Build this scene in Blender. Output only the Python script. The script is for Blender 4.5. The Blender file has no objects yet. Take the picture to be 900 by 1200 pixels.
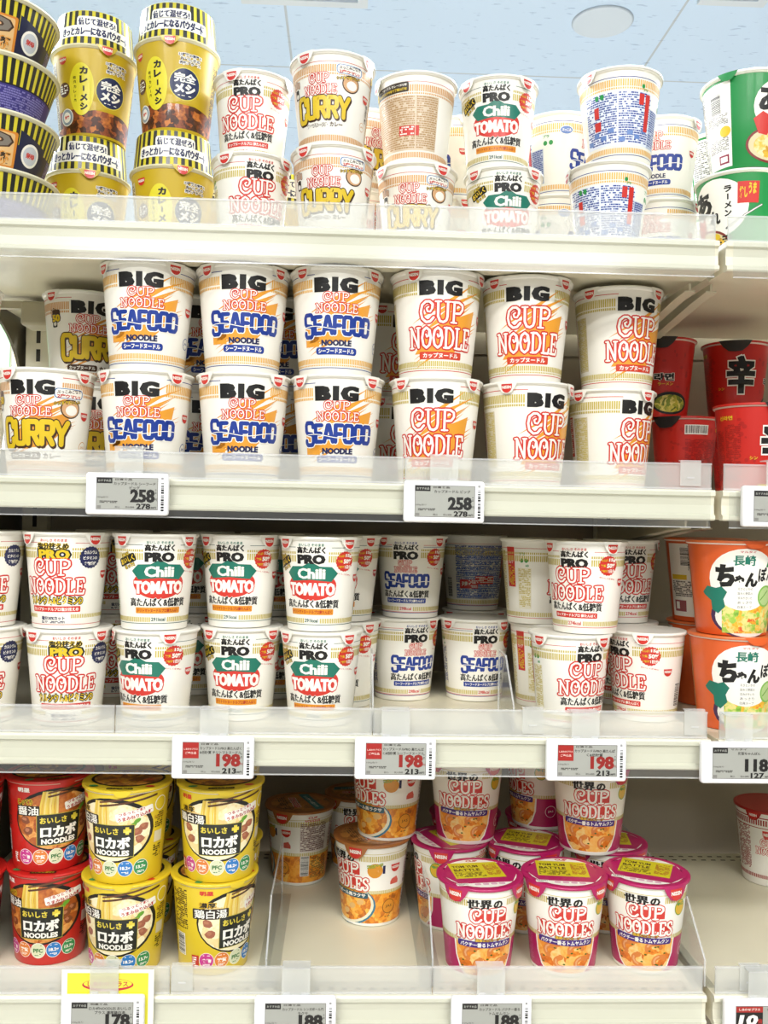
import bpy, bmesh, math, random
import numpy as np
from mathutils import Vector, Matrix
from mathutils.geometry import tessellate_polygon

SC = bpy.context.scene
COL = SC.collection
R = math.radians

# ------------------------------------------------------------------ camera
F = 1100.0
CAM = np.array([0.0, 0.0, 1.40])
PITCH, YAW, ROLL = R(0.31), R(2.22), R(1.094)
def axes():
    cy, sy, cp, sp = math.cos(YAW), math.sin(YAW), math.cos(PITCH), math.sin(PITCH)
    fwd = np.array([sy*cp, cy*cp, sp]); right = np.array([cy, -sy, 0]); up = np.cross(right, fwd)
    c, s = math.cos(ROLL), math.sin(ROLL)
    return np.array([c*right + s*up, -s*right + c*up, fwd])
AX = axes()
def proj(p):
    q = AX @ (np.array(p) - CAM)
    return 450 + F*q[0]/q[2], 600 - F*q[1]/q[2]
def at(u, v, Y):
    d = AX.T @ np.array([(u-450)/F, (600-v)/F, 1.0])
    return CAM + d*(Y/d[1])
cam_d = bpy.data.cameras.new('camera'); cam = bpy.data.objects.new('camera', cam_d); COL.objects.link(cam)
cam_d.sensor_fit = 'HORIZONTAL'; cam_d.sensor_width = 36; cam_d.lens = 36*F/900; cam_d.clip_start = 0.02
m = Matrix.Identity(4)
for i in range(3):
    m[i][0], m[i][1], m[i][2], m[i][3] = AX[0][i], AX[1][i], -AX[2][i], CAM[i]
cam.matrix_world = m
SC.camera = cam

# ------------------------------------------------------------------ world, lamps, exposure
W = bpy.data.worlds.new('world'); SC.world = W; W.use_nodes = True
bg = W.node_tree.nodes['Background']; bg.inputs[0].default_value = (0.93, 0.97, 1.0, 1); bg.inputs[1].default_value = 0.11
def area(name, loc, sx, sy, power, aim=None, col=(1, 0.985, 0.95)):
    l = bpy.data.lights.new(name, 'AREA'); l.shape = 'RECTANGLE'; l.size = sx; l.size_y = sy; l.energy = power; l.color = col
    o = bpy.data.objects.new(name, l); COL.objects.link(o); o.location = loc
    if aim is not None:
        o.rotation_euler = (Vector(aim) - Vector(loc)).to_track_quat('-Z', 'Y').to_euler()
    return o
CEIL = 2.95
for x, y, e in [(-1.0, -0.8, 33), (0.9, -0.8, 33), (-1.0, -1.85, 52), (0.9, -1.85, 52), (-1.0, -3.7, 36), (0.9, -3.7, 36)]:
    area('unseen_ceiling_lamp', (x, y, CEIL-0.07), 1.4, 0.3, e)
for k, (x, y) in enumerate([(-1.4, 2.1), (1.4, 2.1), (-1.6, 5.6), (1.6, 5.6)]):  # unseen lamps added over the next aisle to brighten the ceiling by bounce
    area('unseen_ceiling_lamp', (x, y, CEIL-0.07), 1.4, 0.3, 152, None, (0.93, 0.97, 1.0))
SC.view_settings.view_transform = 'Standard'; SC.view_settings.look = 'None'
SC.view_settings.exposure = 0.17; SC.view_settings.gamma = 1.0; SC.view_settings.use_curve_mapping = False

# ------------------------------------------------------------------ materials
def lin(h):
    h = h.lstrip('#'); out = []
    for i in (0, 2, 4):
        c = int(h[i:i+2], 16)/255
        out.append(c/12.92 if c <= 0.04045 else ((c+0.055)/1.055)**2.4)
    return (*out, 1)
MC = {}
def M(h, rough=0.42, coat=0.35, metal=0.0):
    k = (h, rough, coat, metal)
    if k in MC: return MC[k]
    m = bpy.data.materials.new('paint_' + h.lstrip('#')); m.use_nodes = True
    b = m.node_tree.nodes['Principled BSDF']
    c = lin(h)
    if max(c[:3])-min(c[:3]) > 0.25 or max(c[:3]) < 0.3: c = (c[0]*0.82, c[1]*0.80, c[2]*0.80, 1)      # printing inks
    b.inputs['Base Color'].default_value = c; b.inputs['Roughness'].default_value = rough
    b.inputs['Coat Weight'].default_value = coat; b.inputs['Coat Roughness'].default_value = 0.12
    b.inputs['Metallic'].default_value = metal
    MC[k] = m; return m
def food(name, cols, scale=130, squash=1.0):
    """printed food picture: cells of several colours"""
    m = bpy.data.materials.new(name); m.use_nodes = True; nt = m.node_tree; b = nt.nodes['Principled BSDF']
    tc = nt.nodes.new('ShaderNodeTexCoord'); mp = nt.nodes.new('ShaderNodeMapping'); mp.inputs['Scale'].default_value = (1, 1, squash)
    nz = nt.nodes.new('ShaderNodeTexNoise'); nz.inputs['Scale'].default_value = 60; nz.inputs['Detail'].default_value = 3
    mx = nt.nodes.new('ShaderNodeMix'); mx.data_type = 'VECTOR'; mx.inputs[0].default_value = 0.018
    vo = nt.nodes.new('ShaderNodeTexVoronoi'); vo.inputs['Scale'].default_value = scale
    rp = nt.nodes.new('ShaderNodeValToRGB'); rp.color_ramp.interpolation = 'EASE'
    n2 = nt.nodes.new('ShaderNodeTexNoise'); n2.inputs['Scale'].default_value = 240; n2.inputs['Detail'].default_value = 2
    ad = nt.nodes.new('ShaderNodeMath'); ad.operation = 'MULTIPLY_ADD'; ad.inputs[1].default_value = 0.55
    sp = nt.nodes.new('ShaderNodeSeparateColor')
    mm = nt.nodes.new('ShaderNodeMath'); mm.operation = 'MULTIPLY'; mm.inputs[1].default_value = 0.5
    L = nt.links.new
    L(tc.outputs['Object'], mp.inputs['Vector']); L(mp.outputs[0], mx.inputs[4]); L(mp.outputs[0], nz.inputs['Vector'])
    L(nz.outputs['Color'], mx.inputs[5]); L(mx.outputs[1], vo.inputs['Vector']); L(mp.outputs[0], n2.inputs['Vector'])
    L(vo.outputs['Color'], sp.inputs[0]); L(n2.outputs[0], mm.inputs[0])
    L(sp.outputs[0], ad.inputs[0]); L(mm.outputs[0], ad.inputs[2]); L(ad.outputs[0], rp.inputs[0])
    cr = rp.color_ramp
    while len(cr.elements) < len(cols): cr.elements.new(0.5)
    for i, c in enumerate(cols):
        cr.elements[i].position = 0.12 + 0.72*i/(len(cols)-1); cr.elements[i].color = lin(c)
    L(rp.outputs[0], b.inputs['Base Color']); b.inputs['Roughness'].default_value = 0.4; b.inputs['Coat Weight'].default_value = 0.35
    return m
def clear(name, body=0.10, gloss=0.10, tint='ffffff'):
    m = bpy.data.materials.new(name); m.use_nodes = True; nt = m.node_tree
    for n in list(nt.nodes):
        if n.type != 'OUTPUT_MATERIAL': nt.nodes.remove(n)
    out = nt.nodes['Material Output']
    t = nt.nodes.new('ShaderNodeBsdfTransparent'); t.inputs[0].default_value = (0.97, 0.98, 0.98, 1)
    d = nt.nodes.new('ShaderNodeBsdfDiffuse'); d.inputs[0].default_value = lin(tint)
    g = nt.nodes.new('ShaderNodeBsdfGlossy'); g.inputs['Roughness'].default_value = 0.12
    lw = nt.nodes.new('ShaderNodeLayerWeight'); lw.inputs[0].default_value = 0.25
    m1 = nt.nodes.new('ShaderNodeMixShader'); m1.inputs[0].default_value = body
    m2 = nt.nodes.new('ShaderNodeMixShader')
    ma = nt.nodes.new('ShaderNodeMath'); ma.operation = 'MULTIPLY_ADD'; ma.inputs[1].default_value = 0.2; ma.inputs[2].default_value = gloss*0.5
    nt.links.new(lw.outputs['Fresnel'], ma.inputs[0]); nt.links.new(ma.outputs[0], m2.inputs[0])
    nt.links.new(t.outputs[0], m1.inputs[1]); nt.links.new(d.outputs[0], m1.inputs[2])
    nt.links.new(m1.outputs[0], m2.inputs[1]); nt.links.new(g.outputs[0], m2.inputs[2]); nt.links.new(m2.outputs[0], out.inputs[0])
    return m
def noisy(name, a, b, scale, rough=0.5):
    m = bpy.data.materials.new(name); m.use_nodes = True; nt = m.node_tree; p = nt.nodes['Principled BSDF']
    tc = nt.nodes.new('ShaderNodeTexCoord'); nz = nt.nodes.new('ShaderNodeTexNoise'); nz.inputs['Scale'].default_value = scale
    nz.inputs['Detail'].default_value = 4
    rp = nt.nodes.new('ShaderNodeValToRGB'); rp.color_ramp.elements[0].color = lin(a); rp.color_ramp.elements[1].color = lin(b)
    rp.color_ramp.elements[0].position = 0.35; rp.color_ramp.elements[1].position = 0.65
    nt.links.new(tc.outputs['Object'], nz.inputs['Vector']); nt.links.new(nz.outputs[0], rp.inputs[0]); nt.links.new(rp.outputs[0], p.inputs['Base Color'])
    p.inputs['Roughness'].default_value = rough
    return m

WHITE = M('#f6f3ea'); PAPER = M('#f1efe6', 0.4, 0.3); BLACK = M('#100e0d', 0.5, 0.15); RED = M('#e0352b'); GOLD = M('#cdb45e')
AMBER = M('#ffc85e'); ORANGE = M('#fbae38'); BLUE = M('#1b3fa0'); NAVY = M('#1c2559'); BROWN = M('#4a2f1c'); YEL = M('#f4d227')
TEAL = M('#17806b'); GREEN = M('#1fa24a'); LBLUE = M('#6f93d6'); CREAM = M('#e9e4cd', 0.35, 0.1); MAG = M('#c21668')
RAIL = M('#dedac6', 0.35, 0.15); STEEL = noisy('shelf_paint', '#dcd6bd', '#e3ddc6', 3, 0.32); DARK = M('#3a3630', 0.6, 0)
BACKP = noisy('back_paint', '#93897a', '#9a9080', 2, 0.5)
CLEAR = clear('clear_plastic', 0.30, 0.03, 'e9e9e4'); FILM = clear('clear_film', 0.03, 0.05); EDGE = clear('clear_edge', 0.28, 0.12)

# ------------------------------------------------------------------ printed artwork (2D, millimetres) wrapped onto cups
GL = {}
def glyphs(s, bold):
    k = (s, round(bold, 3))
    if k not in GL:
        c = bpy.data.curves.new('t', 'FONT'); c.body = s; c.dimensions = '2D'; c.fill_mode = 'BOTH'; c.offset = bold; c.resolution_u = 2
        o = bpy.data.objects.new('t', c); me = bpy.data.meshes.new_from_object(o)
        v = np.array([(p.co.x, p.co.y) for p in me.vertices]) if len(me.vertices) else np.zeros((0, 2))
        f = [tuple(p.vertices) for p in me.polygons]
        bpy.data.objects.remove(o); bpy.data.curves.remove(c); bpy.data.meshes.remove(me)
        GL[k] = (v, f)
    return GL[k]
LET = {  # letter strokes for the curly serif wordmark: width, [(points, weight)]
 'C': (0.92, [([(0.78, 0.66), (0.80, 0.84), (0.62, 0.97), (0.40, 0.97), (0.18, 0.82), (0.10, 0.5), (0.18, 0.2), (0.42, 0.03), (0.66, 0.06), (0.86, 0.24)], 1), ([(0.78, 0.66), (0.66, 0.5), (0.5, 0.52), (0.45, 0.66), (0.56, 0.72)], 0.7)]),
 'U': (0.95, [([(0.2, 0.97), (0.2, 0.3), (0.32, 0.07), (0.52, 0.03), (0.7, 0.12), (0.76, 0.3), (0.76, 0.97)], 1), ([(0.04, 0.97), (0.36, 0.97)], 0.7), ([(0.6, 0.97), (0.92, 0.97)], 0.7)]),
 'P': (0.85, [([(0.2, 0.03), (0.2, 0.97), (0.5, 0.97), (0.74, 0.86), (0.76, 0.66), (0.6, 0.48), (0.34, 0.46)], 1), ([(0.04, 0.03), (0.4, 0.03)], 0.7), ([(0.05, 0.97), (0.25, 0.97)], 0.7)]),
 'N': (1.0, [([(0.18, 0.03), (0.18, 0.97), (0.78, 0.05), (0.78, 0.97)], 1), ([(0.02, 0.03), (0.34, 0.03)], 0.7), ([(0.02, 0.97), (0.2, 0.97)], 0.7), ([(0.64, 0.97), (0.94, 0.97)], 0.7)]),
 'O': (0.9, [([(0.45, 0.97), (0.2, 0.84), (0.1, 0.5), (0.2, 0.16), (0.45, 0.03), (0.7, 0.16), (0.8, 0.5), (0.7, 0.84), (0.45, 0.97)], 1), ([(0.66, 0.82), (0.62, 0.58), (0.48, 0.54), (0.42, 0.66)], 0.7)]),
 'D': (0.92, [([(0.2, 0.03), (0.2, 0.97), (0.48, 0.96), (0.74, 0.8), (0.82, 0.5), (0.74, 0.2), (0.48, 0.04), (0.2, 0.03)], 1), ([(0.04, 0.03), (0.2, 0.03)], 0.7), ([(0.04, 0.97), (0.2, 0.97)], 0.7)]),
 'L': (0.76, [([(0.2, 0.97), (0.2, 0.03), (0.64, 0.03), (0.7, 0.24)], 1), ([(0.04, 0.97), (0.38, 0.97)], 0.7), ([(0.04, 0.03), (0.2, 0.03)], 0.7)]),
 'E': (0.8, [([(0.7, 0.78), (0.66, 0.97), (0.2, 0.97), (0.2, 0.03), (0.68, 0.03), (0.74, 0.24)], 1), ([(0.2, 0.51), (0.54, 0.51)], 0.8), ([(0.54, 0.4), (0.54, 0.62)], 0.6), ([(0.04, 0.03), (0.2, 0.03)], 0.7), ([(0.04, 0.97), (0.2, 0.97)], 0.7)]),
 'S': (0.76, [([(0.64, 0.76), (0.6, 0.92), (0.4, 0.98), (0.18, 0.88), (0.16, 0.68), (0.36, 0.54), (0.56, 0.44), (0.66, 0.26), (0.54, 0.07), (0.34, 0.02), (0.14, 0.1), (0.12, 0.28)], 1)]),
}
BLK = {  # heavy block letters, octagon-cornered
 'S': (1.0, [[(0.95, 0.80), (0.95, 0.9), (0.8, 1.0), (0.2, 1.0), (0.05, 0.88), (0.05, 0.62), (0.2, 0.52), (0.8, 0.48), (0.95, 0.38), (0.95, 0.12), (0.8, 0.0), (0.2, 0.0), (0.05, 0.1), (0.05, 0.2)]]),
 'E': (0.86, [[(0.95, 1.0), (0.06, 1.0), (0.06, 0.0), (0.95, 0.0)], [(0.06, 0.5), (0.82, 0.5)]]),
 'A': (1.05, [[(0.02, 0.0), (0.42, 1.0), (0.58, 1.0), (0.98, 0.0)], [(0.2, 0.27), (0.8, 0.27)]]),
 'F': (0.82, [[(0.95, 1.0), (0.06, 1.0), (0.06, 0.0)], [(0.06, 0.48), (0.8, 0.48)]]),
 'O': (1.0, [[(0.05, 0.14), (0.05, 0.86), (0.2, 1.0), (0.8, 1.0), (0.95, 0.86), (0.95, 0.14), (0.8, 0.0), (0.2, 0.0), (0.05, 0.14)]]),
 'D': (1.0, [[(0.06, 0.0), (0.06, 1.0), (0.76, 1.0), (0.95, 0.84), (0.95, 0.16), (0.76, 0.0), (0.06, 0.0)]]),
 'C': (0.95, [[(0.94, 0.72), (0.94, 0.88), (0.78, 1.0), (0.22, 1.0), (0.05, 0.86), (0.05, 0.14), (0.22, 0.0), (0.78, 0.0), (0.94, 0.12), (0.94, 0.28)]]),
 'U': (0.98, [[(0.05, 1.0), (0.05, 0.14), (0.2, 0.0), (0.8, 0.0), (0.95, 0.14), (0.95, 1.0)]]),
 'R': (1.0, [[(0.06, 0.0), (0.06, 1.0), (0.76, 1.0), (0.93, 0.88), (0.93, 0.58), (0.76, 0.46), (0.06, 0.46)], [(0.52, 0.46), (0.95, 0.0)]]),
 'Y': (1.05, [[(0.02, 1.0), (0.5, 0.46), (0.98, 1.0)], [(0.5, 0.46), (0.5, 0.0)]]),
}
class Art:
    def __init__(s): s.it = []; s.rnd = random.Random(5)
    def raw(s, v, f, mat, lay): s.it.append((v, f, mat, lay))
    def poly(s, pts, mat, lay=1):
        n = len(pts)
        try:
            tri = tessellate_polygon([[Vector((p[0], p[1], 0)) for p in pts]]) if n > 4 else [tuple(range(n))]
        except Exception: return
        s.raw(np.array(pts, float), [tuple(t) for t in tri], mat, lay)
    def rect(s, a, b, c, d, mat, lay=1): s.poly([(a, c), (b, c), (b, d), (a, d)], mat, lay)
    def ell(s, cx, cy, rx, ry, mat, lay=1, n=28, rot=0):
        c, q = math.cos(R(rot)), math.sin(R(rot)); P = []
        for i in range(n):
            x, y = rx*math.cos(2*math.pi*i/n), ry*math.sin(2*math.pi*i/n); P.append((cx+x*c-y*q, cy+x*q+y*c))
        s.raw(np.array(P), [tuple(range(n))], mat, lay)
    def rrect(s, a, b, c, d, r, mat, lay=1, rot=0):
        P = []; cx, cy = (a+b)/2, (c+d)/2
        for (x, y, st) in ((b-r, d-r, 0), (a+r, d-r, 90), (a+r, c+r, 180), (b-r, c+r, 270)):
            for k in range(5):
                t = R(st + 22.5*k); P.append((x + r*math.cos(t), y + r*math.sin(t)))
        co, si = math.cos(R(rot)), math.sin(R(rot))
        P = [(cx+(x-cx)*co-(y-cy)*si, cy+(x-cx)*si+(y-cy)*co) for x, y in P]
        s.raw(np.array(P), [tuple(range(len(P)))], mat, lay)
    def burst(s, cx, cy, r, mat, lay=1, n=18, k=0.9):
        s.poly([(cx+(r if i % 2 else r*k)*math.cos(math.pi*i/n), cy+(r if i % 2 else r*k)*math.sin(math.pi*i/n)) for i in range(2*n)], mat, lay)
    def text(s, t, cx, cy, w, h, mat, lay=2, bold=0.03, rot=0, outline=None, shear=0, drop=None, fan=0, fat=0):
        v, f = glyphs(t, bold)
        if not len(v): return
        lo, hi = v.min(0), v.max(0); mid = (lo+hi)/2; sc = np.array([w, h])/np.maximum(hi-lo, 1e-6)
        if w is None or h is None: pass
        c, q = math.cos(R(rot)), math.sin(R(rot))
        def put(vv, ff, mt, ly, dx=0, dy=0):
            p = (vv-mid)*sc; x = p[:, 0]+shear*p[:, 1]; y = p[:, 1] + fan*p[:, 1]*p[:, 0]/w
            s.raw(np.stack([cx+dx+x*c-y*q, cy+dy+x*q+y*c], 1), ff, mt, ly)
        if drop:
            vo, fo = glyphs(t, bold+drop[1]); put(vo, fo, drop[0], lay-0.6, drop[2], drop[3])
        if outline:
            vo, fo = glyphs(t, bold+outline[1]); 
            for k_, dx in enumerate((0,) if not fat else (-fat, fat)): put(vo, fo, outline[0], lay-0.5+0.04*k_, dx)
        for k_, dx in enumerate((0,) if not fat else (-fat, 0, fat)): put(v, f, mat, lay+0.04*k_, dx)
    def stroke(s, pts, w, mat, lay=1, n=8):
        for i in range(len(pts)):
            x, y = pts[i]; lay += 0.012
            s.raw(np.array([(x+w/2*math.cos(2*math.pi*k/n), y+w/2*math.sin(2*math.pi*k/n)) for k in range(n)]), [tuple(range(n))], mat, lay)
            if i+1 < len(pts):
                X, Y = pts[i+1]; dx, dy = X-x, Y-y; l = math.hypot(dx, dy) or 1; nx, ny = -dy/l*w/2, dx/l*w/2
                s.raw(np.array([(x-nx, y-ny), (X-nx, Y-ny), (X+nx, Y+ny), (x+nx, y+ny)]), [(0, 1, 2, 3)], mat, lay)
    def word(s, t, cx, y0, w, h, th, ol, mat, omat, lay=2, arch=0):
        tot = sum(LET[c][0] for c in t); sx = w/tot; x = cx-w/2
        for c in t:
            lw, st = LET[c]
            for pts, k in st:
                P = [(x+px*sx, y0+py*h) for px, py in pts]
                s.stroke(P, th*k+2*ol, omat, lay); s.stroke(P, th*k, mat, lay+1)
            x += lw*sx
    def logo(s, cx, y0, w, h, th=1.9, ol=0.75, mat=None, omat=None, lay=2, plural=False, cupw=0.6, shift=-0.03):
        mat = mat or WHITE; omat = omat or RED
        s.word('NOODLES' if plural else 'NOODLE', cx, y0, w, h*0.45, th, ol, mat, omat, lay)
        s.word('CUP', cx+shift*w, y0+h*0.54, w*cupw, h*0.46, th, ol, mat, omat, lay)
    def block(s, t, x0, y0, w, h, th, mat, lay, big=1.0, ol=(), gap=0.16):
        """heavy block lettering; the first letter may drop below and rise above the others; ol: (material, extra, layer, dx, dy)"""
        ws = [BLK[c][0]*(1.12 if (i == 0 and big > 1) else 1) for i, c in enumerate(t)]
        k = (w-gap*h*0.5*(len(t)-1)-th)/sum(ws); x = x0+th/2
        for i, c in enumerate(t):
            lw = ws[i]*k; hh = h*(big if i == 0 else 1); yy = y0-(hh-h)*0.55
            for line in BLK[c][1]:
                P = [(x+px*lw, yy+th/2+py*(hh-th)) for px, py in line]
                for om, oe, oly, dx, dy in ol: s.stroke([(a+dx, b+dy) for a, b in P], th+2*oe, om, oly)
                s.stroke(P, th, mat, lay)
            x += lw+gap*h*0.5
    def shield(s, cx, cy, w, lay=3):
        P = [(cx-w/2, cy+w*0.3), (cx+w/2, cy+w*0.3)]
        for i in range(1, 12):
            t = math.pi*i/12; P.append((cx+w/2*math.cos(t), cy+w*0.1-w*0.55*math.sin(t)))
        s.poly(P, RED, lay); s.text('NISSIN', cx, cy+w*0.02, w*0.84, w*0.26, WHITE, lay+1, 0.04)
    def micro(s, a, b, c, d, mat, lay=1, rh=1.7, fill=0.75):
        y = d
        while y-rh*0.65 > c:
            x = a
            while x < b-0.6:
                l = min(s.rnd.choice((1.0, 1.6, 2.4, 3.6)), b-x)
                if s.rnd.random() < fill: s.rect(x, x+l, y-rh*0.62, y, mat, lay)
                x += l+0.45
            y -= rh
    def bars(s, a, b, c, d, lay=2, mat=None):
        s.rect(a-1, b+1, c-1.5, d+1, WHITE, lay); x = a
        while x < b:
            w = s.rnd.choice((0.3, 0.5, 0.9)); s.rect(x, min(x+w, b), c, d, mat or BLACK, lay+1); x += w+s.rnd.choice((0.3, 0.5, 0.8))
    def hbars(s, a, b, c, d, lay=2):
        s.rect(a-1, b+1, c-1, d+1, WHITE, lay); y = c
        while y < d:
            w = s.rnd.choice((0.3, 0.5, 0.9)); s.rect(a, b, y, min(y+w, d), BLACK, lay+1); y += w+s.rnd.choice((0.3, 0.5, 0.8))
    def ticks(s, circ, c, d, mat, lay=1, n=110, duty=0.6, skip=()):
        st = circ/n
        for i in range(n):
            x = -circ/2+i*st
            if any(a <= x <= b for a, b in skip): continue
            s.rect(x, x+st*duty, c, d, mat, lay)
    def ring(s, circ, c, d, mat, lay=1, skip=()):
        n = 60; st = circ/n
        for i in range(n):
            x = -circ/2+i*st
            if any(a <= x <= b for a, b in skip): continue
            s.rect(x, x+st, c, d, mat, lay)
    def splash(s, cx, cy, w, h, mat, lay=1):
        s.poly([(cx-w*0.42, cy-h*0.42), (cx+w*0.1, cy-h*0.40), (cx+w*0.36, cy-h*0.05), (cx+w*0.40, cy+h*0.25), (cx+w*0.1, cy+h*0.10), (cx-w*0.2, cy-h*0.05)], mat, lay)
        for i in range(11):
            o = (i-5)*h*0.065; x0 = cx-w*0.30-s.rnd.random()*w*0.2; x1 = cx+w*0.30+s.rnd.random()*w*0.22
            y0, y1 = cy-h*0.30+o, cy+h*0.30+o; t = h*0.035
            s.poly([(x0, y0-t*0.3), (cx, (y0+y1)/2-t), (x1, y1), (cx, (y0+y1)/2+t)], mat, lay+0.03*(i+1))
    # ---- build onto a cone / flat / box face
    def fill(s, bm, mats, fn, seg=None):
        b = bmesh.new()
        for v, f, mat, lay in s.it:
            if mat not in mats: mats.append(mat)
            mi = mats.index(mat); vs = [b.verts.new((p[0], p[1], lay)) for p in v]
            for q in f:
                try: nf = b.faces.new([vs[i] for i in q]); nf.material_index = mi
                except ValueError: pass
        b.normal_update()
        for fc in b.faces:
            if fc.normal.z < 0: fc.normal_flip()
        if seg:
            xs = [v.co.x for v in b.verts]
            if xs:
                x = math.ceil(min(xs)/seg)*seg
                while x < max(xs):
                    bmesh.ops.bisect_plane(b, geom=b.verts[:]+b.edges[:]+b.faces[:], plane_co=(x, 0, 0), plane_no=(1, 0, 0), dist=1e-4)
                    x += seg
        mp = {}
        for v in b.verts: mp[v] = bm.verts.new(fn(v.co.x, v.co.y, v.co.z))
        for fc in b.faces:
            try: nf = bm.faces.new([mp[v] for v in fc.verts]); nf.material_index = fc.material_index; nf.smooth = bool(seg)
            except ValueError: pass
        b.free()

def cone(rb, rt, H):
    Rm = (rb+rt)/2
    def fn(s_, t, lay):
        th = s_/Rm; r = (rb+(rt-rb)*t/H + 0.06 + lay*0.12)*0.001
        return (r*math.sin(th), -r*math.cos(th), t*0.001)
    return fn

def to_mesh(name, bm, mats):
    me = bpy.data.meshes.new(name); bm.to_mesh(me); bm.free()
    for m_ in mats: me.materials.append(m_)
    return me
def lathe(bm, prof, mi=0, n=96, cap0=False, cap1=False, mis=None):
    rings = []
    for r, z in prof:
        rings.append([bm.verts.new((r*0.001*math.sin(2*math.pi*i/n), -r*0.001*math.cos(2*math.pi*i/n), z*0.001)) for i in range(n)])
    for k in range(len(rings)-1):
        for i in range(n):
            f = bm.faces.new((rings[k][i], rings[k][(i+1) % n], rings[k+1][(i+1) % n], rings[k+1][i])); f.smooth = True
            f.material_index = mis[k] if mis else mi
    if cap0: f = bm.faces.new(rings[0][::-1]); f.material_index = mi
    if cap1: f = bm.faces.new(rings[-1]); f.material_index = mis[-1] if mis else mi
    return rings

def body_mesh(name, rb, rt, H, art, base, rim=None, seg=2.5):
    bm = bmesh.new(); mats = [base, rim or base]
    lathe(bm, [(rb-2.5, 3.5), (rb-2.2, 0), (rb-0.4, 0), (rb, 0.6), (rb+(rt-rb)*0.5, H*0.5), (rt-(rt-rb)*4.2/H, H-4.2)], 0, n=120, cap0=True)
    lathe(bm, [(rt-(rt-rb)*4.2/H, H-4.2), (rt+1.0, H-3.8), (rt+1.8, H-2.6), (rt+1.8, H-1.2), (rt+1.0, H-0.1), (rt-1.0, H)], 1, n=120)
    art.fill(bm, mats, cone(rb, rt, H), seg)
    return to_mesh(name, bm, mats)
def lid_mesh(name, rt, H, mat, art=None, extra=0.9):
    bm = bmesh.new(); mats = [mat]; r = rt+1.8+extra-0.6
    lathe(bm, [(r, H-2.6), (r+0.3, H-2.5), (r+0.2, H-0.2), (r-0.6, H+0.35), (r-4.0, H+0.3), (r-5.5, H-0.1)], 0, cap1=True)
    if art: art.fill(bm, mats, lambda x, y, l: (x*0.001, y*0.001, (H+0.38+0.08*l)*0.001), None)
    return to_mesh(name, bm, mats)
def tab_mesh(name, rt, H, mat, logo=True, w=26, drop=13):
    bm = bmesh.new(); mats = [mat]; a = Art(); rr = rt+3.0
    P = [(-w/2, 0.4), (w/2, 0.4), (w*0.36, -drop*0.55), (w*0.2, -drop*0.93), (0, -drop), (-w*0.2, -drop*0.93), (-w*0.36, -drop*0.55)]
    for lay in (0, -4): a.poly(P, mat, lay)
    if logo: a.shield(0, -drop*0.5, w*0.5, 1)
    def fn(s_, t, lay):
        th = s_/rr; r = (rr - 0.02*(t < -drop*0.5)*(-t) + lay*0.09)*0.001
        return (r*math.sin(th), -r*math.cos(th), (H+t)*0.001)
    a.fill(bm, mats, fn, 3.0)
    return to_mesh(name, bm, mats)

# ------------------------------------------------------------------ things, parts, copies
def ob(name, me, parent=None, loc=(0, 0, 0), rz=0):
    o = bpy.data.objects.new(name, me); COL.objects.link(o)
    if parent: o.parent = parent
    o.location = loc; o.rotation_euler = (0, 0, rz); return o
def thing(name, label, cat, loc=(0, 0, 0), group=None, rz=0):
    o = ob(name, None, None, loc, rz); o.empty_display_size = 0.02
    o['label'] = label; o['category'] = cat
    if group: o['group'] = group
    return o
def box(bm, a, b, mi=0, bev=0):
    vs = [bm.verts.new((x, y, z)) for x in (a[0], b[0]) for y in (a[1], b[1]) for z in (a[2], b[2])]
    fs = [bm.faces.new([vs[i] for i in q]) for q in ((0, 1, 3, 2), (4, 6, 7, 5), (0, 4, 5, 1), (2, 3, 7, 6), (0, 2, 6, 4), (1, 5, 7, 3))]
    for f in fs: f.material_index = mi
    if bev:
        es = list({e for f in fs for e in f.edges}); r = bmesh.ops.bevel(bm, geom=es, offset=bev, segments=3, profile=0.5, affect='EDGES')
        for f in r['faces']: f.material_index = mi; f.smooth = True
def prism(bm, pts, x0, x1, mi=0, ax='x'):
    """profile in (y,z) pushed along x"""
    A = [bm.verts.new((x0, y, z)) for y, z in pts]; B = [bm.verts.new((x1, y, z)) for y, z in pts]; n = len(pts)
    fs = [bm.faces.new((A[i], A[(i+1) % n], B[(i+1) % n], B[i])) for i in range(n)]
    fs += [bm.faces.new(A[::-1]), bm.faces.new(B)]
    for f in fs: f.material_index = mi
    bmesh.ops.recalc_face_normals(bm, faces=fs)
def part(name, bm, mats, parent=None, loc=(0, 0, 0)):
    return ob(name, to_mesh(name, bm, mats if isinstance(mats, list) else [mats]), parent, loc)
def struct(name, bm, mats):
    o = part(name, bm, mats); o['kind'] = 'structure'; return o

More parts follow.
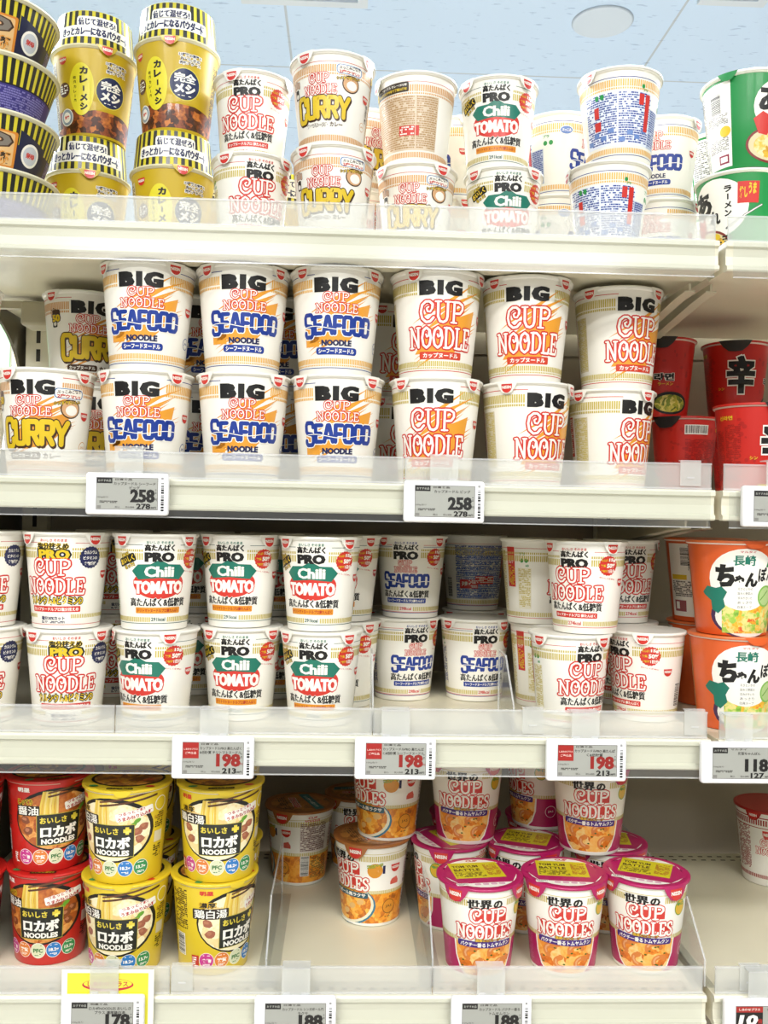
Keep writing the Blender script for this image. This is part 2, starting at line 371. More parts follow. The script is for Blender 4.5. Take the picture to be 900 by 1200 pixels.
# ------------------------------------------------------------------ the room
Y0 = 0.98                                  # shelf front plane
S = {1: 1.40+0.299, 2: 1.40+0.035, 3: 1.40-0.228, 4: 1.40-0.497}   # shelf surfaces
XL, XM, XR = -0.485, 0.388, 0.95           # ends of the bays
YB = 1.41                                  # back panel
bm = bmesh.new(); box(bm, (-5, -6, -0.05), (6, 9, 0)); struct('floor', bm, M('#b3ada2', 0.3, 0.2))
def ceiling_material():
    m = bpy.data.materials.new('ceiling_tiles'); m.use_nodes = True; nt = m.node_tree; p = nt.nodes['Principled BSDF']; L = nt.links.new
    tc = nt.nodes.new('ShaderNodeTexCoord'); mp = nt.nodes.new('ShaderNodeMapping'); mp.inputs['Location'].default_value = (0.22, 0.35, 0)
    br = nt.nodes.new('ShaderNodeTexBrick'); br.inputs['Scale'].default_value = 1; br.offset = 0.0
    br.inputs['Brick Width'].default_value = 1.2; br.inputs['Row Height'].default_value = 1.2; br.inputs['Mortar Size'].default_value = 0.004
    br.inputs['Color1'].default_value = lin('#cfe3fb'); br.inputs['Color2'].default_value = lin('#cbe0f9'); br.inputs['Mortar'].default_value = lin('#b9c3cf')
    m2 = nt.nodes.new('ShaderNodeMapping'); m2.inputs['Scale'].default_value = (18, 60, 1)
    nz = nt.nodes.new('ShaderNodeTexNoise'); nz.inputs['Scale'].default_value = 1.0; nz.inputs['Detail'].default_value = 3
    rp = nt.nodes.new('ShaderNodeValToRGB'); rp.color_ramp.elements[0].position = 0.30; rp.color_ramp.elements[0].color = lin('#c4cfdc'); rp.color_ramp.elements[1].position = 0.37; rp.color_ramp.elements[1].color = (1, 1, 1, 1)
    mx = nt.nodes.new('ShaderNodeMix'); mx.data_type = 'RGBA'; mx.blend_type = 'MULTIPLY'; mx.inputs[0].default_value = 0.7
    L(tc.outputs['Object'], mp.inputs[0]); L(mp.outputs[0], br.inputs[0]); L(tc.outputs['Object'], m2.inputs[0]); L(m2.outputs[0], nz.inputs[0]); L(nz.outputs[0], rp.inputs[0])
    L(br.outputs[0], mx.inputs[6]); L(rp.outputs[0], mx.inputs[7]); L(mx.outputs[2], p.inputs['Base Color']); p.inputs['Roughness'].default_value = 0.9
    return m
bm = bmesh.new(); box(bm, (-5, -6, CEIL), (6, 9, CEIL+0.05)); struct('ceiling', bm, ceiling_material())
bm = bmesh.new(); box(bm, (-5, 9, 0), (6, 9.1, CEIL)); struct('wall_back', bm, M('#e4e6e6', 0.8, 0))
# ceiling lamp bodies, also for the added lamps over the next aisle
for x, y in [(-1.0, -0.8), (0.9, -0.8), (-1.0, -1.85), (0.9, -1.85), (-1.0, -3.7), (0.9, -3.7), (-1.4, 2.1), (1.4, 2.1), (-1.6, 5.6), (1.6, 5.6)]:
    t = thing('ceiling_light', 'unseen white strip ceiling light above an aisle', 'light', (x, y, CEIL), 'aisle ceiling lights')
    bm = bmesh.new(); box(bm, (-0.74, -0.19, -0.05), (0.74, 0.19, 0), 0, 0.006); part('housing', bm, M('#f2f2f0'), t)
# ceiling air vent
p = CAM + (AX.T @ np.array([(357-450)/F, (600-1)/F, 1.0]))*1.0
d = p-CAM; P = CAM + d*((CEIL-1.40)/d[2])
def vent(x0, x1, y0, y1, label):
    t = thing('ceiling_vent', label, 'vent', ((x0+x1)/2, (y0+y1)/2, CEIL)); hx, hy = (x1-x0)/2, (y1-y0)/2
    bm = bmesh.new()
    for a, b in (((-hx, -hy, -0.012), (hx, -hy+0.03, 0)), ((-hx, hy-0.03, -0.012), (hx, hy, 0)), ((-hx, -hy+0.03, -0.012), (-hx+0.03, hy-0.03, 0)), ((hx-0.03, -hy+0.03, -0.012), (hx, hy-0.03, 0))): box(bm, a, b)
    part('frame', bm, M('#d3dce6', 0.6, 0), t)
    bm = bmesh.new(); k = -hy+0.05
    while k < hy-0.05:
        box(bm, (-hx+0.03, k, -0.008), (hx-0.03, k+0.012, -0.001)); k += 0.03
    part('grille', bm, M('#e4ebf2', 0.6, 0), t)
vent(P[0]-0.19, P[0]+0.19, P[1]-0.42, P[1]+0.008, 'pale louvred ceiling vent above the striped yellow cups')
p = AX.T @ np.array([(857-450)/F, (600-1)/F, 1.0]); P = CAM + p*((CEIL-1.40)/p[2])
vent(P[0]-0.1, P[0]+0.1, P[1]-0.3, P[1]+0.008, 'pale louvred ceiling vent above the green cups')

p = AX.T @ np.array([(706-450)/F, (600-25)/F, 1.0]); P = CAM + p*((CEIL-1.40)/p[2])
t = thing('ceiling_cover', 'faint round cover plate on the pale ceiling tiles', 'cover plate', (P[0], P[1], CEIL))
bm = bmesh.new(); lathe(bm, [(92, -0.2), (92, -5), (87, -6.5), (82, -5)], 0, n=64, cap1=True); part('disc', bm, M('#d0dcea', 0.8, 0), t)
bm = bmesh.new(); lathe(bm, [(92.2, -0.2), (94, -0.3), (94, -2.4), (92.2, -2.6)], 0, n=64); part('rim', bm, M('#b4c2d2', 0.8, 0), t)

# ------------------------------------------------------------------ shelving
ROWN = {1: 'top', 2: 'second', 3: 'third', 4: 'lowest'}
def make_shelf(row, x0, x1, bay, joints):
    z = S[row]; t = thing('gondola_shelf', f'{ROWN[row]} cream metal shelf of the {bay} bay', 'shelf', ((x0+x1)/2, Y0, z), 'cream shelves')
    ox = (x0+x1)/2; a, b = x0-ox+0.001, x1-ox-0.001
    bm = bmesh.new()
    prism(bm, [(0.004, -0.031), (0.004, -0.0002), (YB-Y0-0.014, -0.0002), (YB-Y0-0.014, -0.02), (0.13, -0.02), (0.125, -0.026), (0.05, -0.026), (0.045, -0.031)], a, b)
    bm2 = Art(); k = a+0.02                                       # slots stamped into the board, front row and back rows
    while k < b-0.02:
        bm2.rect(k*1000, k*1000+5, 9, 13, M('#8f8874', 0.6, 0), 0.5)
        if row == 4:
            for yy in (386, 400): bm2.rect(k*1000, k*1000+7, yy, yy+3.5, DARK, 0.5)
        k += 0.0145
    mats = [STEEL]; bm2.fill(bm, mats, lambda x, y, l: (x*0.001, y*0.001, 0.00015), None)
    part('board', bm, mats, t)
    bm = bmesh.new()
    prism(bm, [(0.004, 0.0), (-0.004, 0.0), (-0.0055, -0.002), (-0.0055, -0.006), (-0.002, -0.0075), (-0.001, -0.016), (-0.002, -0.0255), (-0.0055, -0.027), (-0.0055, -0.0305), (-0.004, -0.032), (0.004, -0.032)], a, b)
    part('price_rail', bm, RAIL, t)
    bm = bmesh.new(); prism(bm, [(-0.0066, -0.002), (-0.0074, -0.002), (-0.0074, -0.040), (-0.0066, -0.040)], a+0.006, b-0.006)
    prism(bm, [(-0.0066, -0.0388), (-0.0078, -0.0388), (-0.0078, -0.040), (-0.0066, -0.040)], a+0.006, b-0.006, 1)
    part('film_strip', bm, [FILM, EDGE], t)
    # clear front fences, in lengths that butt together
    js = [x0+0.003]+joints+[x1-0.003]
    for i in range(len(js)-1):
        c, d_ = js[i]-ox+0.0006, js[i+1]-ox-0.0006
        bm = bmesh.new()
        prism(bm, [(0.0, 0.0002), (0.0016, 0.0002), (0.0016, 0.0265), (0.0, 0.0265)], c, d_)
        prism(bm, [(-0.001, 0.0266), (0.0022, 0.0266), (0.0022, 0.0284), (-0.001, 0.0284)], c, d_, 1)
        prism(bm, [(-0.0008, 0.0004), (-0.0002, 0.0004), (-0.0002, 0.0024), (-0.0008, 0.0024)], c, d_, 1)
        box(bm, (c, 0.0, 0.0026), (c+0.0016, 0.0016, 0.0262), 1); box(bm, (d_-0.0016, 0.0, 0.0026), (d_, 0.0016, 0.0262), 1)
        part('clear_fence', bm, [CLEAR, EDGE], t)
JO = {1: [at(440, 240, Y0)[0]], 2: [at(474, 540, Y0)[0]], 3: [at(135, 830, Y0)[0], at(437, 830, Y0)[0]], 4: [at(200, 1130, Y0)[0], at(507, 1130, Y0)[0]]}
for r_ in (1, 2, 3, 4):
    make_shelf(r_, XL+0.004, XM, 'main', JO[r_]); make_shelf(r_, XM+0.006, XR, 'neighbouring', [])
# back panels, posts, end panel
for (a, b, nm) in ((XL+0.001, XM+0.0035, 'main'), (XM+0.0045, XR, 'neighbouring')):
    t = thing('back_panel', f'greyish steel back panel behind the cups of the {nm} bay', 'panel', ((a+b)/2, YB+0.006, 0))
    ox = (a+b)/2; bm = bmesh.new()
    zz = 0.05
    while zz < S[1]-0.02:
        z1 = min(zz+0.40, S[1]-0.005); box(bm, (a-ox, 0, zz), (b-ox, 0.012, z1-0.004)); box(bm, (a-ox, 0.004, z1-0.004), (b-ox, 0.012, z1)); zz = z1
    part('sheet', bm, BACKP, t)
def post(x, label):
    t = thing('upright_post', label, 'post', (x, YB, 0)); bm = bmesh.new(); box(bm, (-0.018, -0.012, 0), (0.018, 0.005, S[1]-0.004)); mats = [STEEL]
    a = Art(); z = 620
    while z < 1690: a.rect(-3, 3, z, z+18, DARK, 0); z += 27
    a.fill(bm, mats, lambda s_, q, l: (s_*0.001, -0.0123, q*0.001), None); part('slotted_channel', bm, mats, t)
post(XM+0.004, 'slotted cream upright between the two shelf bays')
post(XL+0.026, 'slotted cream upright at the end of the shelving by the wire rack')
t = thing('end_panel', 'grey steel end panel with an arched opening', 'panel', (XL, 0, 0))
bm = bmesh.new(); yc, zc, rr = 1.25, S[2]+0.05, 0.16
arc = [(yc-rr*math.cos(math.pi*i/24), S[1]-0.128+0.1*math.sin(math.pi*i/24)) for i in range(25)]
outer = [(Y0+0.02, 0.4), (Y0+0.02, S[1]-0.04), (YB, S[1]-0.04), (YB, 0.4)]
# outline with the arch notched through: strips either side, above
for i in range(24):
    (ya, za), (yb, zb) = arc[i], arc[i+1]
    prism(bm, [(ya, za), (yb, zb), (yb, S[1]-0.001), (ya, S[1]-0.001)], -0.004, 0.0)
prism(bm, [(Y0+0.02, zc), (yc-rr, zc), (yc-rr, S[1]-0.001), (Y0+0.02, S[1]-0.001)], -0.004, 0.0)
prism(bm, [(yc+rr, zc), (YB+0.018, zc), (YB+0.018, S[1]-0.001), (yc+rr, S[1]-0.001)], -0.004, 0.0)
prism(bm, [(Y0+0.02, 0.4), (YB+0.018, 0.4), (YB+0.018, zc), (Y0+0.02, zc)], -0.004, 0.0)
bmesh.ops.remove_doubles(bm, verts=bm.verts[:], dist=1e-5)
part('sheet', bm, M('#6d6752', 0.6, 0), t)
bm = bmesh.new(); box(bm, (0.055, 1.235, S[1]-0.058), (0.093, 1.28, S[1]-0.0265), 0, 0.004); box(bm, (0.0002, 1.24, S[1]-0.036), (0.0548, 1.25, S[1]-0.0265)); part('bracket_cover', bm, M('#a8a18a', 0.5, 0), t)
# wire rack and bright display seen through the arch
t = thing('wire_rack', 'white wire grid rack seen through the arched opening', 'rack', (XL-0.10, 1.6, 0))
bm = bmesh.new()
for k in range(14): box(bm, (0, -0.45+k*0.07, 0.8), (0.003, -0.447+k*0.07, 1.75))
part('upright_wires', bm, M('#e9e9e4'), t)
bm = bmesh.new()
for k in range(10): box(bm, (-0.003, -0.47, 0.82+k*0.1), (0, 0.5, 0.823+k*0.1))
part('cross_wires', bm, M('#e9e9e4'), t)
t = thing('display_board', 'pale green and cream display board beyond the wire rack', 'board', (-1.05, 2.6, 0))
bm = bmesh.new(); box(bm, (-0.5, 0, 1.62), (0.12, 0.02, 2.1)); part('green_sheet', bm, M('#8fce8f', 0.6, 0), t)
bm = bmesh.new(); box(bm, (0.122, 0, 1.62), (0.5, 0.02, 2.1)); part('cream_sheet', bm, M('#cdbd92', 0.6, 0), t)
bm = bmesh.new(); box(bm, (-0.5, 0, 0), (0.5, 0.02, 1.618)); part('white_base', bm, M('#c9c9c4', 0.6, 0), t)
# brackets at the bay joint
for r_ in (1, 2, 3, 4):
    for sx, side in ((XM-0.012, 'main'), (XM+0.012, 'neighbouring')):
        t = thing('shelf_bracket', f'tapered steel bracket under the {ROWN[r_]} shelf of the {side} bay', 'bracket', (sx, Y0, S[r_]), 'shelf brackets')
        bm = bmesh.new(); prism(bm, [(0.05, -0.0325), (0.05, -0.04), (0.10, -0.043), (YB-Y0-0.04, -0.07), (YB-Y0-0.0145, -0.07), (YB-Y0-0.0145, -0.0325)], -0.0012, 0.0012)
        part('web', bm, M('#cbc5ae', 0.4, 0.1), t)
        bm = bmesh.new(); prism(bm, [(0.05, -0.0403), (0.05, -0.0418), (0.10, -0.0448), (YB-Y0-0.04, -0.0718), (YB-Y0-0.0145, -0.0718), (YB-Y0-0.0145, -0.0703), (YB-Y0-0.04, -0.0703), (0.10, -0.0433)], -0.006, 0.006)
        part('flange', bm, M('#cbc5ae', 0.4, 0.1), t)
def divider(u, v, row, label, h=0.075, depth=0.33, y0=0.012):
    x = at(u, v, Y0+y0)[0]
    t = thing('shelf_divider', label, 'divider', (x, Y0+y0, S[row]), 'clear shelf dividers'); bm = bmesh.new()
    P = [(0, 0.002), (0, 0.030), (0.055, h), (depth, h), (depth, 0.002)]
    prism(bm, P, -0.0006, 0.0006, 0)
    for i in range(4):
        (a, b), (c, d_) = P[i], P[i+1]; l = math.hypot(c-a, d_-b); nx, nz = (d_-b)/l*0.0008, -(c-a)/l*0.0008
        prism(bm, [(a-nx, b-nz), (c-nx, d_-nz), (c+nx, d_+nz), (a+nx, b+nz)], -0.0009, 0.0009, 1)
    part('upright_sheet', bm, [FILM, EDGE], t)
    bm = bmesh.new(); box(bm, (-0.012, 0, 0.0003), (0.012, depth, 0.0013)); part('foot', bm, FILM, t)
divider(312, 1128, 4, 'clear divider beside the lone half-hidden orange cup', depth=0.245); divider(507, 1128, 4, 'clear divider between the orange cups and the magenta-lidded cups')
divider(826, 1128, 4, 'clear divider at the end of the magenta-lidded cups'); divider(437, 829, 3, 'clear divider beside the blue-lettered seafood cups', depth=0.095)
divider(602, 831, 3, 'clear divider between the seafood cups and the red-lettered cups', depth=0.10)

# ------------------------------------------------------------------ cup kinds
K = {}
def kind(name, rb, rt, H, art, base=WHITE, lid=PAPER, lid_art=None, tab=PAPER, tabs=(-48, 48), rim=None, logo=True, tabw=26, tabdrop=13):
    K[name] = dict(name=name, rb=rb, rt=rt, H=H, top=H+0.4, body=body_mesh(name+'_body', rb, rt, H, art, base, rim or base), lid=lid_mesh(name+'_lid', rt, H, lid, lid_art),
                   tab=tab_mesh(name+'_tab', rt, H, tab, logo, tabw, tabdrop), tabs=tabs, extra=[])
PRO_TAN = M('#dac860')
def info_side(a, col, tcol):
    """nutrition panel with green recycling marks on the flank and text block at the back"""
    a.text('プラ', -66, 84, 7, 3.4, GREEN, 1, 0.03); a.ell(-61, 76, 2.2, 2.6, GREEN, 1, 10); a.ell(-66.5, 76, 2.2, 2.6, GREEN, 1, 10); a.text('60', -60, 70, 4, 3, GREEN, 1, 0.03)
    a.rect(-72, -55, 18, 67, M('#ece6cf'), 0.4); a.micro(-71, -56, 19, 66, tcol, 1)
    a.rect(-88, -76, 44, 92, RED, 1); a.text('カップ', -82, 74, 8, 4, WHITE, 2, 0.03); a.micro(-87, -77, 46, 70, YEL, 2, 2)
    a.rect(90, 128, 14, 88, M('#f0ead6'), 0.4); a.micro(91, 127, 15, 87, col, 1); a.rect(96, 122, 30, 42, RED, 1.3); a.text('注意', 103, 36, 9, 7, WHITE, 2, 0.04); a.micro(109, 121, 31, 41, WHITE, 2)
    a.rect(-128, -92, 14, 88, M('#f0ead6'), 0.4); a.micro(-127, -93, 15, 87, col, 1)
    a.hbars(72, 82, 18, 44); a.shield(58, 58, 11)
def burst15(a, x=37, y=76):
    a.burst(x, y, 11.2, RED, 1.5, 20, 0.93)
    a.text('たんぱく', x-4.5, y+6, 8, 3, YEL, 2.5, 0.03); a.text('15g', x+4.5, y+6, 8.5, 4.4, WHITE, 2.5, 0.05)
    a.text('糖質', x-6, y, 6, 3, YEL, 2.5, 0.03); a.text('50%', x+3.5, y, 11, 5, WHITE, 2.5, 0.05)
    a.text('食物繊維', x-4.5, y-6, 8, 2.8, YEL, 2.5, 0.03); a.text('1日分', x+4.5, y-6, 9, 4.2, WHITE, 2.5, 0.04)
    a.text('おいしく健康に', x, y-14, 20, 1.6, RED, 1.5, 0.02, rot=-8)
def pro_base(a, tick, kcal, colr=RED, sub='おいしさ そのまま', subc=RED):
    C = 249.8
    a.ring(C, 7, 7.6, colr, 1); a.ticks(C, 9, 14, tick, 1, 120, 0.6, ((-9, 9),)); a.text(kcal, 0, 11.8, 16, 4, colr, 2, 0.02)
    a.ticks(C, 75, 82, tick, 1, 110, 0.62, ((-18, 16),)); a.ticks(C, 83.5, 86, tick, 1, 110, 0.62, ((-18, 16),)); a.ring(C, 90.5, 91, colr, 1, ((-17, 17),))
    a.text(sub, 0, 93.5, 26, 3, subc, 2, 0.02); a.text('高たんぱく', 0, 88, 29, 7.2, BLACK, 2, 0.022, fat=0.3); a.text('PRO', 0, 78, 29, 10.4, BLACK, 2, 0.05, fat=0.5)
def oishiku(a):
    a.rrect(-46, -24, 70, 79, 2, BLACK, 1.5, 22); a.text('さらに', -37, 80, 10, 4, YEL, 2.5, 0.04, rot=22, outline=(BLACK, 0.08)); a.text('おいしく', -35, 74.5, 19, 6.5, YEL, 2.5, 0.05, rot=22); a.text('なった!', -32, 68.5, 13, 4.5, YEL, 2.5, 0.04, rot=22, outline=(BLACK, 0.08))

# high-protein original
a = Art(); pro_base(a, PRO_TAN, '274kcal'); a.logo(-1, 37, 67, 36, 2.0, 1.5)
a.text('高たんぱく&低糖質', 0, 30, 64, 9.2, BLACK, 2, 0.014, fat=0.25, outline=(WHITE, 0.04)); a.rrect(-27, 27, 17.5, 23.5, 1, RED, 1); a.text('カップヌードルプロ 高たんぱく', 0, 20.5, 50, 3.6, WHITE, 2, 0.03)
burst15(a); info_side(a, PRO_TAN, PRO_TAN); kind('protein_original', 35, 44.5, 102, a)
# calcium variant
a = Art(); C = 249.8; G = PRO_TAN
a.ring(C, 4.5, 5, RED, 1); a.ticks(C, 11.5, 15.5, G, 1, 120, 0.6, ((-23, 18),)); a.text('塩分30%カット', -2, 11.5, 28, 4.2, NAVY, 2, 0.03); a.micro(-16, 12, 6, 8.4, NAVY, 1, 1.3)
a.ticks(C, 75, 82, G, 1, 110, 0.62, ((-20, 18),)); a.ticks(C, 83.5, 86, G, 1, 110, 0.62, ((-20, 18),)); a.ring(C, 91, 91.5, RED, 1, ((-17, 17),))
a.text('おいしさ そのまま', 0, 94, 26, 3, RED, 2, 0.02); a.text('塩分控えめ', -1, 88, 31, 6.2, BLACK, 2, 0.02, fat=0.25, outline=(YEL, 0.06)); a.text('PRO', 0, 79, 31, 10.4, YEL, 2, 0.035, fat=0.4, outline=(BLACK, 0.11))
a.logo(-1, 37, 67, 37, 2.0, 1.5); a.text('カルシウム&ビタミンD', 0, 30.5, 62, 8.6, YEL, 2, 0.01, fat=0.2, outline=(BLACK, 0.1)); a.rrect(-29, 29, 18, 24.2, 1, RED, 1); a.text('カップヌードルプロ塩分控えめ', 0, 21, 54, 4, WHITE, 2, 0.03)
a.burst(37, 76, 12, NAVY, 1.5, 20, 0.93); a.text('カルシウム', 37, 81.5, 15, 4, WHITE, 2.5, 0.03); a.text('ビタミンD', 37, 75.5, 16, 3.6, WHITE, 2.5, 0.03); a.text('食物繊維', 37, 69.5, 14, 4, WHITE, 2.5, 0.03)
info_side(a, PRO_TAN, PRO_TAN); kind('protein_calcium', 35, 44.5, 102, a)
# chili tomato
a = Art(); pro_base(a, PRO_TAN, '291kcal', M('#1d5f56'), 'おいしさ そのまま', TEAL); oishiku(a)
P = [(28*math.cos(t), 16.5*math.sin(t)) for t in [2*math.pi*i/32 for i in range(32)]]
a.poly([(x, 50+y*(1.0 if y < 0 else 0.9)) for x, y in P], M('#e63a2e'), 1.2)
a.poly([(-22, 54), (-29, 63), (-22, 70), (-9, 70.5), (0, 75.5), (9, 70.5), (22, 70), (29, 63), (22, 54), (0, 56)], TEAL, 1.6)
a.text('Chili', 0, 62.6, 30, 11.5, WHITE, 2.6, 0.03, fat=0.35); a.text('TOMATO', 0, 45.8, 53, 14, WHITE, 2.4, 0.045, fat=0.4, outline=(M('#e63a2e'), 0.07))
a.text('高たんぱく&低糖質', 0, 30, 64, 9.2, BLACK, 3, 0.014, fat=0.25, outline=(WHITE, 0.04)); a.rrect(-26, 26, 18, 24.4, 1, M('#f3a125'), 1); a.text('チリトマトヌードルプロ高たんぱく', 0, 21.2, 49, 4, M('#c23a1c'), 2, 0.035)
burst15(a); info_side(a, TEAL, TEAL); kind('protein_tomato', 35, 44.5, 102, a)
# protein seafood
def seaword(a, cx, cy, w, h, lay=3):
    hw = w*0.80; x0 = cx-w/2
    a.block('SEAFOOD', x0, cy-h*0.42, w, h*0.84, w*0.054, BLUE, lay, 1.28, ((WHITE, w*0.013, lay-0.6, 0, 0),), 0.2)
    pts = [(x0+w*(0.02+0.98*i/16), cy-h*0.1+h*0.075*math.sin(i*0.52+0.4)) for i in range(17)]
    for i in range(16):
        (x, y), (X, Y) = pts[i], pts[i+1]; a.poly([(x, y-0.4), (X, Y-0.4), (X, Y+0.4), (x, y+0.4)], WHITE, lay+1)
a = Art(); pro_base(a, PRO_TAN, '298kcal', RED, 'おいしさ そのまま', BLUE); a.logo(0, 57, 28, 15, 0.7, 0.65); seaword(a, 0, 46.5, 64, 21)
a.text('高たんぱく&低糖質', 0, 30, 64, 9.2, BLACK, 3, 0.014, fat=0.25, outline=(WHITE, 0.04)); a.rrect(-28, 28, 18.5, 24.6, 1, BLUE, 1); a.text('シーフードヌードルプロ高たんぱく', 0, 21.5, 52, 4, WHITE, 2, 0.03)
a.ring(249.8, 6, 6.6, BLUE, 1); a.ring(249.8, 88.3, 88.8, BLUE, 1, ((-18, 18),))
burst15(a); info_side(a, LBLUE, BLUE); a.micro(90, 170, 14, 88, BLUE, 1, 2.2, 0.9); a.rect(118, 146, 36, 47, RED, 2); a.micro(119, 145, 37, 46, WHITE, 2.5, 2.2); kind('protein_seafood', 35, 44.5, 102, a)
# regular seafood
def seaback(a, C, t0, t1):
    for o in (-C/2, C/2-40):
        a.rect(o, o+40, t0, t1, M('#e6ecf8'), 0.5); a.micro(o+1, o+39, t0+1, t1-1, BLUE, 1, 2.5, 0.8)
        for q in range(4): a.rect(o+2+q*9, o+9+q*9, t0+4+(q*7) % 11, t0+9+(q*7) % 11, LBLUE, 1.3)
a = Art(); C = 254.5
a.ring(C, 90.5, 91.2, BLUE, 1); a.ticks(C, 81, 88.5, AMBER, 1, 110, 0.64, ((-14, 14),)); a.ticks(C, 78, 80, AMBER, 1, 110, 0.64); a.ring(C, 7, 7.7, BLUE, 1); a.ticks(C, 9.5, 15, AMBER, 1, 110, 0.64)
a.logo(0, 62, 40, 21, 0.95, 0.8); seaword(a, 0, 46, 74, 24); a.text('NOODLE', 0, 30, 30, 5.5, NAVY, 2, 0.04); a.rrect(-22, 22, 19, 25.5, 2.5, BLUE, 1); a.text('シーフードヌードル', 0, 22.2, 36, 4, WHITE, 2, 0.03)
a.ell(-42, 80, 8, 5.5, WHITE, 1.2); a.ell(-42, 80, 7, 4.6, LBLUE, 1.4); a.text('ぶっこみ', -42, 80, 11, 3.6, WHITE, 2, 0.04)
a.text('プラ', -66, 74, 8, 4, GREEN, 1, 0.03); a.ell(-60, 66, 2.6, 3, GREEN, 1, 10); a.ell(-67, 66, 2.6, 3, GREEN, 1, 10)
seaback(a, C, 18, 76); a.rect(-88, -70, 18, 60, M('#c7d6f0'), 0.5); a.micro(-87, -71, 19, 59, BLUE, 1, 2.3, 0.9)
a.rect(-96, -90, 34, 74, RED, 2); a.rect(-104, -98, 62, 74, RED, 2); a.text('プラ', -97, 78, 6, 3, GREEN, 2, 0.03); a.ell(-100, 82, 2, 2.4, GREEN, 2, 10)
for q in (104, 110): a.ell(q, 72, 2.4, 3, GREEN, 2, 10)
a.rect(100, 106, 50, 62, RED, 2); a.rect(100, 108, 36, 46, RED, 2); a.shield(52, 60, 10); kind('seafood', 35, 46, 102, a)
# regular curry
def curryword(a, cx, cy, w, h, lay=3):
    hw = w*0.82
    a.block('CURRY', cx-w/2, cy-h*0.46, w, h*0.92, w*0.07, YEL, lay, 1.2, ((BROWN, w*0.016, lay-0.6, 0, 0), (BROWN, w*0.012, lay-0.9, w*0.014, -h*0.05)), 0.17)
def bukkomi(a, x, y, k=1.0):
    a.rrect(x-15*k, x+15*k, y-2*k, y+9*k, 4*k, WHITE, 2.2); a.rrect(x-14.3*k, x+14.3*k, y-1.4*k, y+8.4*k, 3.6*k, M('#4c86c4'), 2.3); a.rrect(x-13.4*k, x+13.4*k, y-0.7*k, y+7.7*k, 3.2*k, WHITE, 2.4)
    a.text('ぶっこみご飯で', x, y+5.5*k, 24*k, 3.8*k, BROWN, 3, 0.035, rot=5); a.text('2度ウマい!', x, y+0.9*k, 23*k, 4.0*k, M('#d5371f'), 3, 0.045)
    a.ell(x+2*k, y-11*k, 10*k, 9.4*k, BROWN, 1.6); a.ell(x+2*k, y-11*k, 8.8*k, 8.2*k, M('#e9b888'), 1.8); a.ell(x+3*k, y-12.5*k, 6*k, 5*k, WHITE, 2.0)
    a.text('シメまでおいしい', x-1*k, y-5*k, 26*k, 3.2*k, YEL, 3, 0.03, rot=7, outline=(BROWN, 0.1))
def hand(a, x, y, k=1.0):
    a.rrect(x-4*k, x+4*k, y-20*k, y-7*k, 2*k, WHITE, 1.8); a.rrect(x-3.4*k, x+3.4*k, y-19*k, y-8*k, 1.6*k, BLACK, 2.0); a.ell(x, y-15*k, 2.2*k, 2.6*k, WHITE, 2.2)
    for i in range(4): a.rrect(x-6*k+i*3.1*k, x-3.2*k+i*3.1*k, y-8*k, y+2*k-abs(i-1)*1.2*k, 1.3*k, BROWN, 1.5); a.rrect(x-5.6*k+i*3.1*k, x-3.6*k+i*3.1*k, y-7.4*k, y+1.4*k-abs(i-1)*1.2*k, 0.9*k, M('#e2bda0'), 1.7)
CTICK = M('#eeb878')
def band50(a, C):
    a.rrect(C/2-66, C/2-8, 80, 91, 2, M('#3a2b1e'), 1.5); a.text('50', C/2-59, 85.5, 12, 8.4, YEL, 2.5, 0.05); a.text('カップヌードル カレー1973年', C/2-30, 87.8, 40, 3, WHITE, 2.5, 0.02); a.text('おかげさまで今年で発売50周年', C/2-30, 83.2, 40, 3.4, YEL, 2.5, 0.03)
    a.rect(C/2-64, C/2, 16, 76, M('#ecd9bd'), 0.5); a.micro(C/2-63, C/2-1, 17, 75, M('#c19a63'), 1, 2.4, 0.9); a.rect(-C/2, -C/2+26, 16, 76, M('#ecd9bd'), 0.5); a.micro(-C/2+1, -C/2+25, 17, 75, M('#c19a63'), 1, 2.4, 0.9)
    a.rect(C/2-20, C/2-1, 32, 43, RED, 1.5); a.micro(C/2-19, C/2-2, 33, 42, WHITE, 2, 2.4); a.rect(-C/2, -C/2+4, 32, 43, RED, 1.5); a.hbars(C/2-72, C/2-67, 36, 56)
a = Art(); C = 254.5
a.ticks(C, 80, 87.5, CTICK, 1, 110, 0.7); a.ticks(C, 77, 79, CTICK, 1, 110, 0.7); a.ticks(C, 8, 14, CTICK, 1, 110, 0.7); a.ring(C, 90.5, 91, RED, 1)
a.logo(-4, 57, 37, 22, 0.95, 0.8); curryword(a, -2, 43, 66, 27); a.text('カップヌードル', -8, 24.5, 26, 4, WHITE, 2, 0.03, outline=(BROWN, 0.1)); a.text('カレー', 15, 25, 15, 5, BROWN, 2, 0.035)
bukkomi(a, 28, 80); hand(a, -36, 76); a.shield(53, 60, 11); a.ell(52, 30, 5, 5, CTICK, 1); a.ell(52, 30, 4.4, 4.4, WHITE, 1.3); a.text('JAS', 52, 30, 6, 2.4, CTICK, 2, 0.02); band50(a, C); kind('curry', 35, 46, 102, a)
